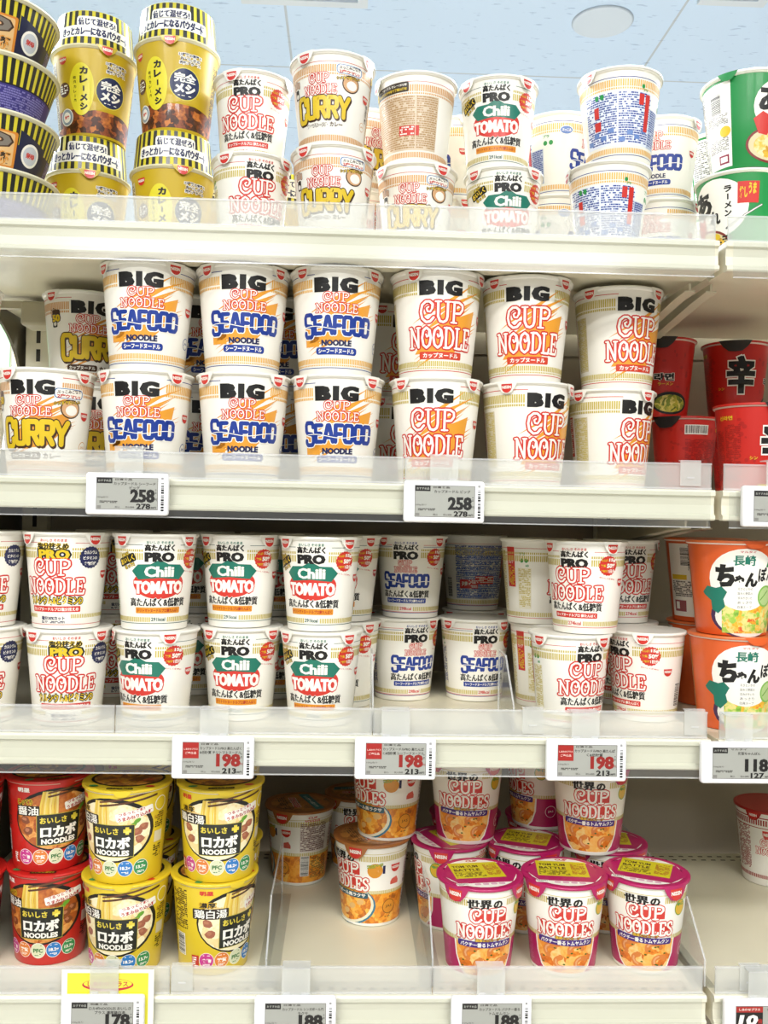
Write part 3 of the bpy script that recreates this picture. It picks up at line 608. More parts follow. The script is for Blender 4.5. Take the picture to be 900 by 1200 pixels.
# ---- big cups
CB = 2*math.pi*44.75
def big_head(a, line, tick):
    a.ring(CB, 105.6, 106.3, line, 1, ((-24, 24),)); a.ticks(CB, 92, 101, tick, 1, 120, 0.68, ((-26, 26),)); a.ticks(CB, 88, 90.6, tick, 1, 120, 0.68, ((-26, 26),))
    a.text('B', -15.5, 95, 15, 15.5, BLACK, 3, 0.06, fat=1.1); a.text('I', -2.5, 95, 4.2, 15.5, BLACK, 3, 0.04, fat=1.0); a.text('G', 11.5, 95, 17, 16, BLACK, 3, 0.055, fat=1.1)
    a.ticks(CB, 12, 17.5, tick, 1, 120, 0.65); a.ticks(CB, 9.6, 11, tick, 1, 120, 0.65); a.ring(CB, 7.2, 7.9, line, 1)
    a.shield(58, 68, 12)
def jas(a, x, y, c, bgm):
    a.ell(x, y, 6.4, 6.4, c, 1); a.ell(x, y, 5.6, 5.6, bgm, 1.3); a.text('JAS', x, y, 7.4, 3, c, 2, 0.02)
a = Art(); big_head(a, BLUE, AMBER); a.splash(4, 62, 88, 66, ORANGE, 1); a.rect(-38, -20, 30, 50, ORANGE, 1)
a.logo(0, 66, 46, 21, 1.0, 0.9); seaword(a, 1, 52.5, 82, 26); a.text('NOODLE', 0, 34, 34, 6.5, NAVY, 3, 0.045, fat=0.2); a.rrect(-24, 24, 21.5, 29.2, 3, BLUE, 2); a.text('シーフードヌードル', 0, 25.3, 42, 5, WHITE, 3, 0.035)
jas(a, 60, 34, BLUE, WHITE); seaback(a, CB, 20, 86); kind('big_seafood', 39.5, 50, 115, a)
a = Art(); big_head(a, RED, PRO_TAN); a.splash(6, 56, 88, 74, ORANGE, 1)
a.logo(0, 31, 74, 50, 2.5, 1.6, cupw=0.66, shift=0.0); a.rrect(-25, 25, 19.5, 27.5, 1.5, M('#e0472c'), 2); a.text('カップヌードル', 0, 23.5, 42, 5.4, WHITE, 3, 0.035, outline=(RED, 0.05))
a.rect(-84, -62, 22, 84, M('#ece3c2'), 0.5); a.micro(-83, -63, 23, 83, PRO_TAN, 1); a.rect(-98, -88, 40, 86, RED, 1); a.micro(-97, -89, 42, 84, WHITE, 2, 2.4)
a.rect(76, 140, 20, 86, M('#ece3c2'), 0.5); a.micro(77, 139, 21, 85, PRO_TAN, 1); kind('big_original', 39.5, 50, 115, a)
a = Art(); big_head(a, RED, CTICK); a.splash(4, 56, 86, 60, M('#f0a63f'), 1)
a.logo(-4, 65, 45, 21, 1.0, 0.9); curryword(a, 0, 47, 78, 31); a.rrect(-30, 8, 19, 26.5, 2.5, BROWN, 2); a.text('カップヌードル', -11, 22.7, 33, 4.6, WHITE, 3, 0.03); a.text('カレー', 20, 22.8, 19, 6, BROWN, 3, 0.035)
bukkomi(a, 36, 86, 1.1); hand(a, -46, 92, 1.1); a.rrect(-50, -38, 78, 92, 2, BROWN, 2.6); a.text('50', -44, 82, 12, 9, YEL, 3.6, 0.06, outline=(NAVY, 0.08)); jas(a, 60, 34, CTICK, WHITE)
a.rect(80, 142, 20, 86, M('#ecd9bd'), 0.5); a.micro(81, 141, 21, 85, M('#c19a63'), 1, 2.4, 0.9); kind('big_curry', 39.5, 50, 115, a)
# ---- spicy red cups
SR = M('#d8261b'); a = Art()
for i in range(60):
    x, y = a.rnd.uniform(-130, 130), a.rnd.uniform(30, 90); a.ell(x, y, a.rnd.uniform(1.2, 3.2), a.rnd.uniform(1.2, 3.2), M('#c01f17'), 0.6, 12)
a.text('辛', 0, 59, 34, 50, BLACK, 3, 0.035, fat=1.4, outline=(WHITE, 0.035)); a.text('シン', -26, 41, 9, 4, YEL, 2, 0.03); a.text('라면', 50, 52, 26, 10, BLACK, 3, 0.05, outline=(WHITE, 0.05)); a.text('ラーメン', 52, 43, 20, 4, YEL, 2, 0.03)
a.ell(60, 18, 27, 15, BLACK, 1.5); a.ell(60, 17.5, 23, 11.5, food('green_noodle_picture', ['#3c4a12', '#7a8a1e', '#c3b63a', '#e7d778'], 170), 2)
a.bars(-112, -84, 82, 92); a.micro(-112, -62, 14, 74, M('#a81610'), 1); a.micro(-60, -40, 14, 80, M('#a81610'), 1); a.text('신라면', -58, 88, 18, 5, YEL, 2, 0.03); a.rect(-20, -8, 8, 11, YEL, 1)
kind('spicy', 33.5, 43, 104, a, SR, SR, None, M('#2a2626', 0.3), (8,), M('#f0d6cc'), False, 44, 15)
# ---- champon
CHO = M('#f2692a'); a = Art(); cx = 4
a.ell(cx+6, 22, 43, 24, M('#4a2c55'), 1); a.ell(cx+8, 21, 40, 22, M('#e9e6dc'), 1.3); a.poly([(cx-32+8, 3), (cx+46, 3), (cx+46, 40), (cx-24, 40)], food('vegetable_picture', ['#4f8f2a', '#9cc648', '#e8dc8a', '#f0b62c', '#d9542a'], 150), 1.6)
a.ell(cx, 62, 37, 34, WHITE, 2); a.text('マルタイ', cx+2, 92.5, 16, 2.4, RED, 3, 0.02); a.text('長崎', cx-1, 83, 22, 11.5, TEAL, 3, 0.02, fat=0.25); a.text('ち', cx-20, 66, 19, 25, BLACK, 3, 0.06, fat=0.5); a.text('ゃ', cx-6, 61, 10, 12, BLACK, 3, 0.05, fat=0.3); a.text('ん', cx+7, 62, 14, 16, BLACK, 3, 0.05, fat=0.3); a.text('ぽ', cx+20, 68, 11, 16, BLACK, 3, 0.04); a.text('ん', cx+31, 68, 10, 14, BLACK, 3, 0.05)
for i, t_ in enumerate(('えびといかの', '旨みと野菜の', '甘みがきいた', 'あっさり', '白湯スープ')): a.text(t_, cx+1, 52-i*5, 16, 3, M('#4a4a4a'), 3, 0.0)
a.poly([(-42, 47), (-36, 54), (-26, 52), (-20, 54), (-14, 48), (-18, 40), (-16, 32), (-24, 24), (-31, 28), (-32, 38), (-40, 44)], TEAL, 3); a.ell(cx+27, 44, 11, 12, M('#8fcb5a'), 3); a.ell(cx+27, 44, 9, 10, M('#c6e59a'), 3.3); a.stroke([(cx+20, 40), (cx+30, 50)], 1.2, M('#6aa83a'), 3.6)
a.poly([(cx+24, 76), (cx+48, 76), (cx+52, 96), (cx+30, 96)], M('#1e8a3f'), 3); a.text('野菜', cx+38, 87, 16, 8, YEL, 4, 0.04)
a.rect(-118, -72, 6, 97, M('#efece0'), 1); a.hbars(-98, -86, 70, 92, 2); a.rect(-114, -90, 52, 58, YEL, 2); a.micro(-114, -74, 30, 50, M('#555555'), 2, 2.2); a.micro(-88, -74, 62, 94, M('#777777'), 2, 2.2); a.rect(-112, -92, 12, 26, M('#a2545a'), 2); a.rect(-109, -103, 15, 24, M('#efece0'), 2.5); a.micro(-70, -68, 8, 90, YEL, 1)
kind('champon', 37.5, 48.5, 104, a, CHO, M('#f47a3a'), None, M('#f0682a'), (16,), M('#f6e9dc'), False, 30, 8)
# ---- green pork soup cups
GR = M('#1f9a4c'); a = Art()
a.ell(4, 66, 38, 34, WHITE, 2)
for i, c in enumerate('ラーメン'):
    if c == 'ー': a.rect(19.2, 20.8, 74, 80.5, BLACK, 3)
    else: a.text(c, 20, 86-i*9, 8, 7.5, BLACK, 3, 0.05)
a.text('あ', -14, 74, 30, 30, BLACK, 3, 0.05); a.text('れ', 4, 56, 14, 16, BLACK, 3, 0.05); a.poly([(-34, 52), (-24, 60), (-16, 56), (-12, 62), (-10, 46), (-18, 34), (-28, 36)], RED, 3)
a.rect(30, 52, 68, 92, RED, 3); a.text('うま', 45, 84, 8, 13, YEL, 4, 0.05); a.text('推し', 36, 80, 8, 13, YEL, 4, 0.05); a.stroke([(18, 42), (56, 66)], 2.4, M('#777777'), 3); a.stroke([(20, 43), (56, 66)], 1.0, WHITE, 3.4)
a.ell(-10, 24, 32, 20, M('#8b2f2a'), 2.2); a.ell(-10, 24, 29, 17.5, M('#efe2b4'), 2.5); a.ell(-8, 23, 25, 14, food('pork_soup_picture', ['#e8d48a', '#f2e3b0', '#e4b93a', '#c9942e'], 120), 2.9); a.micro(0, 24, 12, 34, BLACK, 3.4, 3); a.ell(4, 34, 6, 4, YEL, 3.5)
a.rect(-96, -58, 4, 99, WHITE, 1); a.hbars(-84, -70, 66, 88, 2); a.ell(-66, 44, 7, 6, YEL, 2); a.micro(-92, -62, 52, 64, M('#888888'), 2); a.micro(-92, -62, 22, 38, M('#888888'), 2); a.rect(-76, -62, 8, 18, M('#9a2648'), 2); a.rect(-74, -64, 10, 16, WHITE, 2.4)
a.rect(-140, -97, 4, 99, WHITE, 1); a.micro(-138, -98, 40, 96, M('#7d7d7d'), 2, 2.6, 0.85); a.micro(-138, -98, 6, 36, M('#9a9a9a'), 2, 2.2, 0.8); a.rect(97, 140, 4, 99, WHITE, 1); a.micro(98, 138, 6, 96, M('#7d7d7d'), 2, 2.6, 0.85)
kind('green', 39, 51, 106, a, GR, M('#f3f2ea'), None, M('#24934c'), (-62,), M('#f1f3e6'), False, 24, 9)
# ---- low-carb noodle cups
def lowcarb(name, base, soup, flav, flavc, lidc, picc):
    a = Art()
    a.ell(2, 58, 47, 35, BLACK, 1); a.ell(1, 57, 44, 32, soup, 1.4)
    for i in range(9): a.stroke([(-17+i*2.2, 60), (-16+i*2.0+0.6*math.sin(i), 74), (-13+i*1.7, 89)], 2.1, M(('#f7da5c', '#ecc344', '#fbe58a')[i % 3]), 2)
    a.stroke([(-8, 84), (50, 93)], 2.2, M('#5b3418'), 2.2); a.stroke([(-8, 88), (50, 99)], 2.0, M('#6e4322'), 2.2)
    for x, y, r_ in ((30, 56, 6), (37, 61, 6), (33, 48, 5.5), (-33, 58, 6), (-30, 46, 6)): a.poly([(x+r_*a.rnd.uniform(0.75, 1.15)*math.cos(R(t_)), y+0.75*r_*a.rnd.uniform(0.75, 1.15)*math.sin(R(t_))) for t_ in range(0, 360, 36)], M(picc), 1.8); a.poly([(x+r_*0.5*a.rnd.uniform(0.6, 1.2)*math.cos(R(t_))-1, y+1+0.35*r_*a.rnd.uniform(0.6, 1.2)*math.sin(R(t_))) for t_ in range(0, 360, 45)], M('#c4805c'), 1.9)
    for x, y in ((26, 64), (30, 68), (22, 62)): a.ell(x, y, 4, 2.2, M('#6cae2f'), 2.0, rot=30)
    a.rrect(8, 47, 71, 80, 1.5, WHITE, 2.6, 12); a.text('つるっと食感!', 24, 78, 27, 3.8, M('#c2241c'), 3.2, 0.03, rot=12, outline=(WHITE, 0.12)); a.text('うまみねり込み麺', 28, 73.2, 36, 4.4, M('#c2241c'), 3.2, 0.035, rot=12, outline=(WHITE, 0.1))
    a.text(flav[0], -33, 78, 17, 6, BLACK, 3, 0.018, outline=(flavc, 0.09)); a.rrect(-31-6*len(flav[1]), -29+6*len(flav[1]), 62.5, 74, 1.5, M('#2a1d12'), 2.4); a.text(flav[1], -30, 68.3, 11*len(flav[1])+1, 9.6, WHITE, 3, 0.01, fat=0.15)
    P = [(-20, 34), (26, 27), (26, 63), (-20, 63)]; P = [(-20, 30), (27, 30), (27, 64), (-20, 64)]
    a.poly([(x+(-0.6 if x < 0 else 0.6), y+(0.6 if y > 40 else -0.6)) for x, y in P], M('#cbbd45'), 2.8); a.poly(P, M('#1d221c'), 3)
    a.text('おいしさ', -3, 57.5, 28, 7, M('#f3e04a'), 4, 0.04); a.text('+', 20, 58, 8, 8, M('#f3e04a'), 4, 0.12); a.text('ロカボ', 3.5, 45, 39, 13, WHITE, 4, 0.03, fat=0.5); a.text('NOODLES', 3.5, 34, 38, 6, WHITE, 4, 0.05)
    for i, (c, t_, tc) in enumerate(((M('#d6409a'), '食物', WHITE), (M('#ef8b3a'), '糖質', WHITE), (M('#e9efc9'), 'PFC', M('#2c7a34')), (M('#2c86d6'), '18.2g', WHITE), (M('#2f9a55'), '13.7g', WHITE))):
        x = -34+i*17.5; a.ell(x, 17, 8.6, 8.6, WHITE, 2.9); a.ell(x, 17, 8.1, 8.1, c, 3.2); a.text(t_, x, 17, 11, 4.6, tc, 4, 0.04); a.micro(x-4, x+4, 21, 23, tc, 4, 1.3); a.micro(x-4, x+4, 11, 13.4, tc, 4, 1.3)
    a.text('明星', -34, 91, 14, 5, WHITE if base is not YL else RED, 2, 0.04)
    x = 57; a.rect(x-6, x+6, 40, 52, M('#efe9c8') if base is YL else M('#e7c9be'), 2); a.micro(x-6, x+6, 22, 37, BLACK, 2, 2.4); a.micro(x-6, x+6, 55, 72, BROWN, 2, 2.4); a.ell(x, 82, 8, 8, WHITE, 1.6); a.ell(x, 82, 7, 7, base, 1.9); a.text('おいしさ', x, 68, 16, 4, M('#d9a520'), 2.6, 0.04)
    a.micro(-78, -56, 48, 92, BROWN, 2, 2.2, 0.7); a.hbars(-74, -62, 20, 42, 2); a.rect(-52, -43, 8, 22, M('#d33a2a'), 2); a.micro(-51, -44, 9, 20, WHITE, 3, 2.2)
    a.micro(75, 125, 14, 88, BROWN, 2, 2.2, 0.75); a.micro(-125, -82, 14, 88, BROWN, 2, 2.2, 0.75)
    L = Art(); L.ell(0, 4, 40, 33, BLACK, 1); L.ell(0, 4, 37, 30, food(name+'_lid_picture', ['#4a2c14', '#8a5322', '#d59a3a', '#c2442a'], 90), 1.3); L.rrect(-14, 14, -40, -34, 2, BLACK, 1.4); L.text('ここから湯切り', 0, -37, 24, 3.4, YEL, 2, 0.02); L.text('おいしさ+', 0, 26, 34, 8, YEL, 2, 0.04, outline=(BLACK, 0.1))
    L.ell(30, -27, 5, 3.4, RED, 1.5); L.ell(-30, -27, 5, 3.4, M('#2f9a55'), 1.5)
    kind(name, 37.5, 46, 101, a, base, lidc, L, lidc, (6,), M('#f3efd8') if base is YL else M('#e8b9a8'), False, 22, 6)
YL = M('#f6d92e')
lowcarb('lowcarb_red', M('#d5251f'), food('soy_soup_picture', ['#6b2d12', '#a9531f', '#c9762e', '#e0a35a'], 95), ('こってり', '醤油'), YEL, M('#d5251f'), '#8a4a2a')
lowcarb('lowcarb_yellow', YL, food('chicken_soup_picture', ['#f3e6b6', '#f7ecc6', '#eed79a', '#e6c27e'], 60), ('濃厚', '鶏白湯'), M('#f0c21c'), YL, '#b0694e')
# ---- world-flavour cups
def worldcup(name, lower, pic, ribbon, rtext, rsub, lidc, lid_art, extra):
    a = Art(); C = 256.0
    a.ring(C, 4, 41, lower, 0.6); a.ring(C, 40.5, 41.2, PRO_TAN, 0.9); a.ticks(C, 41.2, 45, PRO_TAN, 1, 120, 0.6, ((-30, 30),)); a.ticks(C, 81, 88, PRO_TAN, 1, 120, 0.6, ((-20, 20),)); a.ring(C, 90, 90.6, PRO_TAN, 1)
    a.text('世', -14, 84, 12, 10, BLACK, 3, 0.035, fat=0.4); a.text('界', -1.5, 84, 12, 10.5, BLACK, 3, 0.03, fat=0.4); a.text('の', 11, 83.5, 10, 9, BLACK, 3, 0.05)
    a.rect(-30, 30, 50, 60, RED, 1.6); a.rect(-12, 22, 64, 74, RED, 1.6); a.logo(0, 45, 66, 34, 2.3, 1.1, plural=True, shift=0.02)
    extra(a, C, pic)
    a.rrect(-32, 32, 35.5, 42.5, 2, ribbon, 4, -1); a.text(rtext, 0, 38.8, 58, 5, WHITE, 5, 0.035); a.text(rsub, 2, 44, 28, 3.4, M('#f3c63a'), 5, 0.03, outline=(BROWN, 0.1))
    a.shield(66, 72, 13); a.rect(60, 72, 51, 55, M('#e86a5a'), 1); a.poly([(60, 55), (72, 55), (69, 60), (62, 58)], M('#e86a5a'), 1)
    a.rect(84, 122, 46, 86, M('#e9dfd6'), 0.8); a.micro(85, 121, 47, 85, M('#7a4a4a'), 1.2, 2.1, 0.85); a.hbars(86, 97, 14, 40, 2); a.micro(100, 128, 8, 38, M('#8a6a3a'), 1.6, 2.2, 0.7); a.text('CUP', 100, 93, 12, 3, RED, 2, 0.03); a.text('NOODLES', 100, 89, 20, 3, RED, 2, 0.03)
    a.rect(-127, -86, 46, 86, M('#e9dfd6'), 0.8); a.micro(-126, -87, 47, 85, M('#7a4a4a'), 1.2, 2.1, 0.8)
    kind(name, 35.5, 46, 101, a, WHITE, lidc, lid_art, lidc, (-48, 48), WHITE, True, 34, 16)
    return a
SHR = food('shrimp_soup_picture', ['#8a3c10', '#d9701c', '#f0962e', '#f6b95c', '#f3d08a'], 85)
LAK = food('laksa_picture', ['#8a4a10', '#d2761c', '#f0a02e', '#f6c65c'], 130)
def tom(a, C, pic):
    a.poly([(-37, 41), (37, 41), (36, 24), (31, 10), (24, 3.2), (-24, 3.2), (-31, 10), (-36, 24)], WHITE, 1.2); a.poly([(-35, 40.5), (35, 40.5), (34, 24), (29, 11), (23, 4.5), (-23, 4.5), (-29, 11), (-34, 24)], pic, 1.6)
    for x, y, q in ((-16, 28, 20), (12, 30, -25), (-4, 16, 60), (20, 15, 10)):
        P = [(x+8*math.cos(R(q+t)), y+6*math.sin(R(q+t))) for t in range(40, 230, 30)]; a.stroke(P, 5.6, M('#ee8f42'), 2.2); a.stroke([(px_+0.5, py_+0.7) for px_, py_ in P[2:6]], 2.0, M('#f7b982'), 2.5)
    for i in range(12): a.ell(a.rnd.uniform(-28, 28), a.rnd.uniform(8, 34), 1.5, 0.9, M('#4e6a1e'), 2.8, 8)
    a.ell(42, 74, 8, 9, M('#7fae2c'), 2); a.ell(42, 74, 7, 8, M('#efc02c'), 2.3); a.text('辛口', 42, 78, 11, 4, GREEN, 3, 0.04)
    a.ell(56, 24, 7.6, 7.6, WHITE, 2); a.ell(56, 24, 7.0, 7.0, MAG, 2.3); a.text('JAS', 56, 24, 8, 3.4, WHITE, 3, 0.01)
    a.rect(74, 84, 50, 86, M('#e08ac0'), 1); a.micro(75, 83, 51, 85, WHITE, 1.5); a.micro(-84, -44, 8, 38, M('#d64a90'), 1.2, 2.4, 0.6)
def lak(a, C, pic):
    a.ell(0, 26, 42, 26, M('#2f7f9e'), 1.2); a.ell(0, 27, 39.5, 25, M('#e8e2c6'), 1.5); a.ell(0, 28, 36, 23, pic, 1.8)
    a.rect(-40, 40, 1, 3.5, WHITE, 2)
    for x, y in ((-12, 28), (10, 24), (0, 16), (22, 30)): a.ell(x, y, 5, 3.4, M('#f4c47a'), 2.2, rot=20)
    a.ell(40, 70, 9, 9, M('#f0a22c'), 2); a.text('ココナッツ', 40, 76, 18, 4, YEL, 3, 0.03, rot=8, outline=(GREEN, 0.1)); a.rect(49, 52, 66, 76, NAVY, 2)
    a.ell(60, 24, 9, 9, M('#5a3a10'), 2); a.ell(60, 24, 8.3, 8.3, M('#f0a02e'), 2.3); a.text('JAS', 60, 24, 9.5, 4, M('#5a3a10'), 3, 0.01); a.micro(55, 66, 10, 12, M('#5a3a10'), 2, 1.6)
L = Art(); L.poly([(-44, -6), (-44, 20), (44, 20), (44, -6)], MAG, 0.5); L.ell(0, 0, 41, 41, WHITE, 0.5); L.poly([(-30, -28), (30, -28), (41, -6), (41, 8), (30, 28), (-30, 28), (-41, 8), (-41, -6)], MAG, 0.8)
L.poly([(-30, -14), (27, -14), (27, 31), (-30, 31)], M('#e6dc25'), 1.3); L.text('TOM YUM', -12, 20, 30, 7, BROWN, 2, 0.03); L.text('BATTLE', -12, 10, 30, 7, BROWN, 2, 0.03); L.rect(-28, 6, 4, 4.6, BROWN, 2); L.micro(-28, 6, -11, 2, BROWN, 2, 2.6); L.micro(9, 25, -8, 24, M('#b4502a'), 2, 2.6); L.text('CUP', 0, 36, 14, 5, RED, 2, 0.04, outline=(WHITE, 0.1))
L.rrect(-34, -20, -34, -27, 1, WHITE, 1.5); L.micro(-33, -21, -33, -28, M('#888888'), 2, 1.6)
for i in range(4): L.rrect(-14+i*9, -7+i*9, -34, -29, 2, M('#f3c2da'), 1.5)
TOMA = worldcup('tomyum', MAG, SHR, M('#4a2a8a'), 'パクチー香るトムヤムクン', '濃厚エビスープ', MAG, L, tom)
L = Art(); L.ell(0, 0, 40, 40, food('laksa_lid_picture', ['#5a3414', '#96602a', '#c98a44', '#b8743a'], 70), 0.6); L.poly([(-36, 4), (36, 14), (34, 26), (-34, 18)], M('#2f8f9a'), 1); L.text('シンガポール風ラクサ', 0, 15, 52, 6, WHITE, 2, 0.03, rot=8); L.text('CUP NOODLES', 0, -8, 46, 9, RED, 2, 0.05, outline=(WHITE, 0.08)); L.micro(-26, 26, -30, -18, BROWN, 2, 3)
worldcup('laksa', LAK, LAK, M('#1c5a6e'), 'シンガポール風ラクサ', 'エビとココナッツ', M('#b8743a'), L, lak)
# red-rimmed white cup of the neighbouring bay
a = Art(); C = 273.3; DR = M('#b5201c')
a.ticks(C, 84, 92, DR, 1, 90, 0.6); a.ring(C, 80, 81, DR, 1); a.ring(C, 93.5, 95, DR, 1); a.ticks(C, 10, 15, DR, 1, 110, 0.6); a.shield(-10, 72, 18); a.shield(30, 70, 30); a.ell(30, 40, 11, 11, DR, 1); a.ell(30, 40, 9.8, 9.8, WHITE, 1.4); a.text('JAS', 30, 40, 12, 5, DR, 2, 0.01); a.logo(-10, 44, 36, 22, 1.2, 0.7); a.micro(-60, -36, 20, 80, DR, 1); a.rect(20, 44, 20, 28, M('#e7c58a'), 1)
for x in (-90, 90): a.micro(x-24, x+24, 18, 78, DR, 1)
kind('red_rim', 38, 49, 104, a, WHITE, DR, None, DR, (-48, 48), M('#efe6da'))
# ---- curry-rice cups with a powder sleeve
MUS = M('#d8b91f'); a = Art()
a.ring(270, 3, 30, food('stew_picture', ['#241409', '#4a2410', '#8a431a', '#c9772e'], 120), 0.5)
a.poly([(-60, 29), (-30, 34), (-8, 28), (14, 33), (60, 26), (60, 40), (-60, 40)], MUS, 0.9)
a.ell(-15, 53, 15, 30, M('#f5e92e'), 2, 36)
for i, c in enumerate('カレーメシ'): a.text(c if c != 'ー' else '|', -12, 74-i*10.2, 9.5 if c != 'ー' else 1.9, 8.6 if c != 'ー' else 6, BLACK, 3, 0.06)
for i, c in enumerate('欧風カレー風'): a.text(c if c != 'ー' else '|', -22.5, 66-i*5.2, 3.4 if c != 'ー' else 0.6, 3.4, BLACK, 3, 0.02)
a.ell(20, 53, 18.5, 18.5, M('#f3e95a'), 2); a.ell(20, 53, 17.6, 17.6, M('#1a2a5a'), 2.3); a.text('完全', 20, 60, 25, 11, WHITE, 3, 0.03, fat=0.3); a.text('メシ', 20, 48, 25, 11, WHITE, 3, 0.05, fat=0.3); a.micro(12, 28, 38, 40.5, WHITE, 3, 1.6)
a.text('33種類の栄養と', 25, 86, 26, 3.6, NAVY, 3, 0.03, outline=(WHITE, 0.14)); a.text('おいしさの', 25, 81.5, 22, 3.6, NAVY, 3, 0.03, outline=(WHITE, 0.14)); a.text('完璧バランス', 25, 77, 24, 3.6, NAVY, 3, 0.03, outline=(WHITE, 0.14))
a.ell(-38, 54, 8.5, 8.5, M('#5a3216'), 2); a.micro(-44, -32, 49, 59, WHITE, 3, 2.6, 0.8); a.ell(-36, 22, 10, 10, WHITE, 2); a.ell(-36, 22, 9, 9, M('#8a9aa8'), 2.3); a.ell(-36, 22, 6, 6, WHITE, 2.6); a.text('栄養', -36, 22, 8, 4, RED, 3, 0.04); a.shield(-38, 88, 11); a.rect(-66, -52, 10, 90, M('#efe9c8'), 1); a.micro(-65, -53, 12, 88, BROWN, 2); a.micro(60, 125, 14, 88, BROWN, 1, 2.2, 0.7); a.micro(-125, -70, 14, 88, BROWN, 1, 2.2, 0.7)
kind('curry_rice', 38.5, 49, 104, a, MUS, M('#efe9c0'), None, M('#d9c23a'), (12,), M('#f1ecc8'), True, 26, 9)
s = Art(); SH = 42; RB, RT = 47.0, 43.5; CC = 2*math.pi*45.2; n = 34
for i in range(n): s.rect(-CC/2+i*CC/n, -CC/2+(i+0.52)*CC/n, 0.5, SH-0.5, M('#23231f'), 1)
s.rrect(-22, 26, 23, 35, 3, WHITE, 2); s.rrect(-44, 46, 10, 24, 3, WHITE, 2); s.text('信じて混ぜろ!', 2, 28.5, 44, 9, NAVY, 3, 0.02, fat=0.3); s.text('きっとカレーになるパウダー付', 1, 16.5, 84, 10.5, NAVY, 3, 0.03, fat=0.35)
bm = bmesh.new(); mats = [M('#f0e33a'), M('#e9e2b8')]; lathe(bm, [(RB, 0.6), (RT, SH), (RT-1, SH+0.3)], 0, cap1=True)
s.fill(bm, mats, lambda q, t_, l: ((RB+(RT-RB)*t_/SH+0.08+l*0.09)*0.001*math.sin(q/45.2), -(RB+(RT-RB)*t_/SH+0.08+l*0.09)*0.001*math.cos(q/45.2), (104.5+t_)*0.001), 4.0)
for v in bm.verts:
    if v.co.z < 0.1: v.co.z += 0.1045
K['curry_rice']['extra'] = [('powder_sleeve', to_mesh('powder_sleeve', bm, mats))]; K['curry_rice']['top'] = 104.5+SH+0.5
# ---- striped bowls with a wide rim
def bowl(name, panel):
    a = Art(); H = 61; C = 2*math.pi*61.5; n = 52
    for i in range(n): a.rect(-C/2+i*C/n, -C/2+(i+0.55)*C/n, 31, 58, M('#1f1f1b'), 1)
    panel(a, C); kind(name, 52, 71, H, a, M('#ecdf35'), M('#f3f0d0'), None, M('#e0d24a'), (), M('#f3f0d0'))
def front(a, C):
    a.ring(C, 2, 31, M('#1d2144'), 0.6); a.rrect(-34, 40, 6, 42, 2, M('#e8922e'), 2); a.rrect(-31, 37, 8, 40, 2, M('#f3c98a'), 2.3); a.text('UFO', 4, 32, 60, 13, M('#8a8378'), 3, 0.08, outline=(BROWN, 0.08)); a.text('カレー坦々麺', 3, 15, 62, 11, BLACK, 3, 0.05, outline=(M('#f0a23a'), 0.09))
    a.poly([(42, 2), (78, 2), (78, 36), (42, 46)], M('#1d2144'), 2); a.ell(58, 24, 12, 12, WHITE, 3); a.ell(58, 24, 9.5, 9.5, M('#c9cdd6'), 3.3); a.text('栄養', 58, 24, 12, 6, RED, 4, 0.05)
    a.rect(90, 150, 4, 30, M('#3a2f86'), 2); a.micro(91, 149, 5, 29, M('#8a86c6'), 3, 2.4, 0.85)
def back(a, C):
    a.ring(C, 2, 32, M('#3b3388'), 0.6); a.ring(C, 31, 32.5, BLACK, 1.2); a.micro(-70, 60, 5, 29, M('#8d88cc'), 2, 2.4, 0.85); a.ring(C, 2, 5, M('#1d2144'), 1.2)
bowl('bowl_front', front); bowl('bowl_back', back)

# ------------------------------------------------------------------ placing cups
LOG = []
def put(k, u, Y, row, app, label, group, lvl=0.0, lid=0, kx=None, name='noodle_cup', cat='noodle cup'):
    q = K[k]; z = S[row]+lvl*0.001+0.0004
    v = proj((0.0, Y, z+q['H']*0.001))[1]
    for _ in range(4):
        X = at(u, v, Y)[0]; v = proj((X, Y, z+q['H']*0.001))[1]
    if kx is not None: X = kx
    ang = R(app) - math.atan2(X, Y)
    t = thing(name, label, cat, (X, Y, z), group, ang)
    ob('cup_body' if name == 'noodle_cup' else 'bowl_body', q['body'], t)
    l = ob('lid', q['lid'], t, rz=R(lid))
    for s_ in q['tabs']: ob('pull_tab', q['tab'], l, rz=R(s_))
    for nm, me in q['extra']: ob(nm, me, t)
    LOG.append((label, X, Y, z, q['rt']*0.001+0.002, q['H']*0.001, row)); return t
def stack(k, row, lower, upper, who, group, ups=None, kind2=None):
    """lower/upper: (u, Y, app, lid)"""
    put(k, lower[0], lower[1], row, lower[2], who + ', lower of the pair', group, 0, lower[3])
    k2 = kind2 or k
    if upper: put(k2, upper[0], upper[1], row, upper[2], ups or (who + ', upper of the pair'), group, K[k]['top']+0.3, upper[3])
# -- top shelf
for i in range(4):
    put('bowl_front' if i % 2 else 'bowl_back', -11, 1.062, 1, -12 if i % 2 else 10, ('striped noodle bowl at the foot of the tall bowl stack', 'striped bowl with orange name plate, low in the bowl stack', 'striped bowl with dense violet text between two name-plate bowls', 'striped bowl with orange name plate, topmost of the tall bowl stack')[i], 'striped bowls in one tall stack', i*61.6, name='noodle_bowl', cat='noodle bowl')
stack('curry_rice', 1, (103, 1.168, -4, -6), (111, 1.165, 0, 4), 'mustard-yellow curry rice cup with striped sleeve beside the bowl stack', 'yellow curry rice cups with striped sleeves')
stack('curry_rice', 1, (203, 1.143, 0, 0), (208, 1.14, -14, -8), 'mustard-yellow curry rice cup with striped sleeve beside the white cups', 'yellow curry rice cups with striped sleeves')
G = 'curry cups on the top shelf'
stack('protein_original', 1, (295, 1.085, 14, -6), (297, 1.11, -10, 26), 'white cup with red curly lettering beside the yellow curry rice cups', 'protein cups on the top shelf')
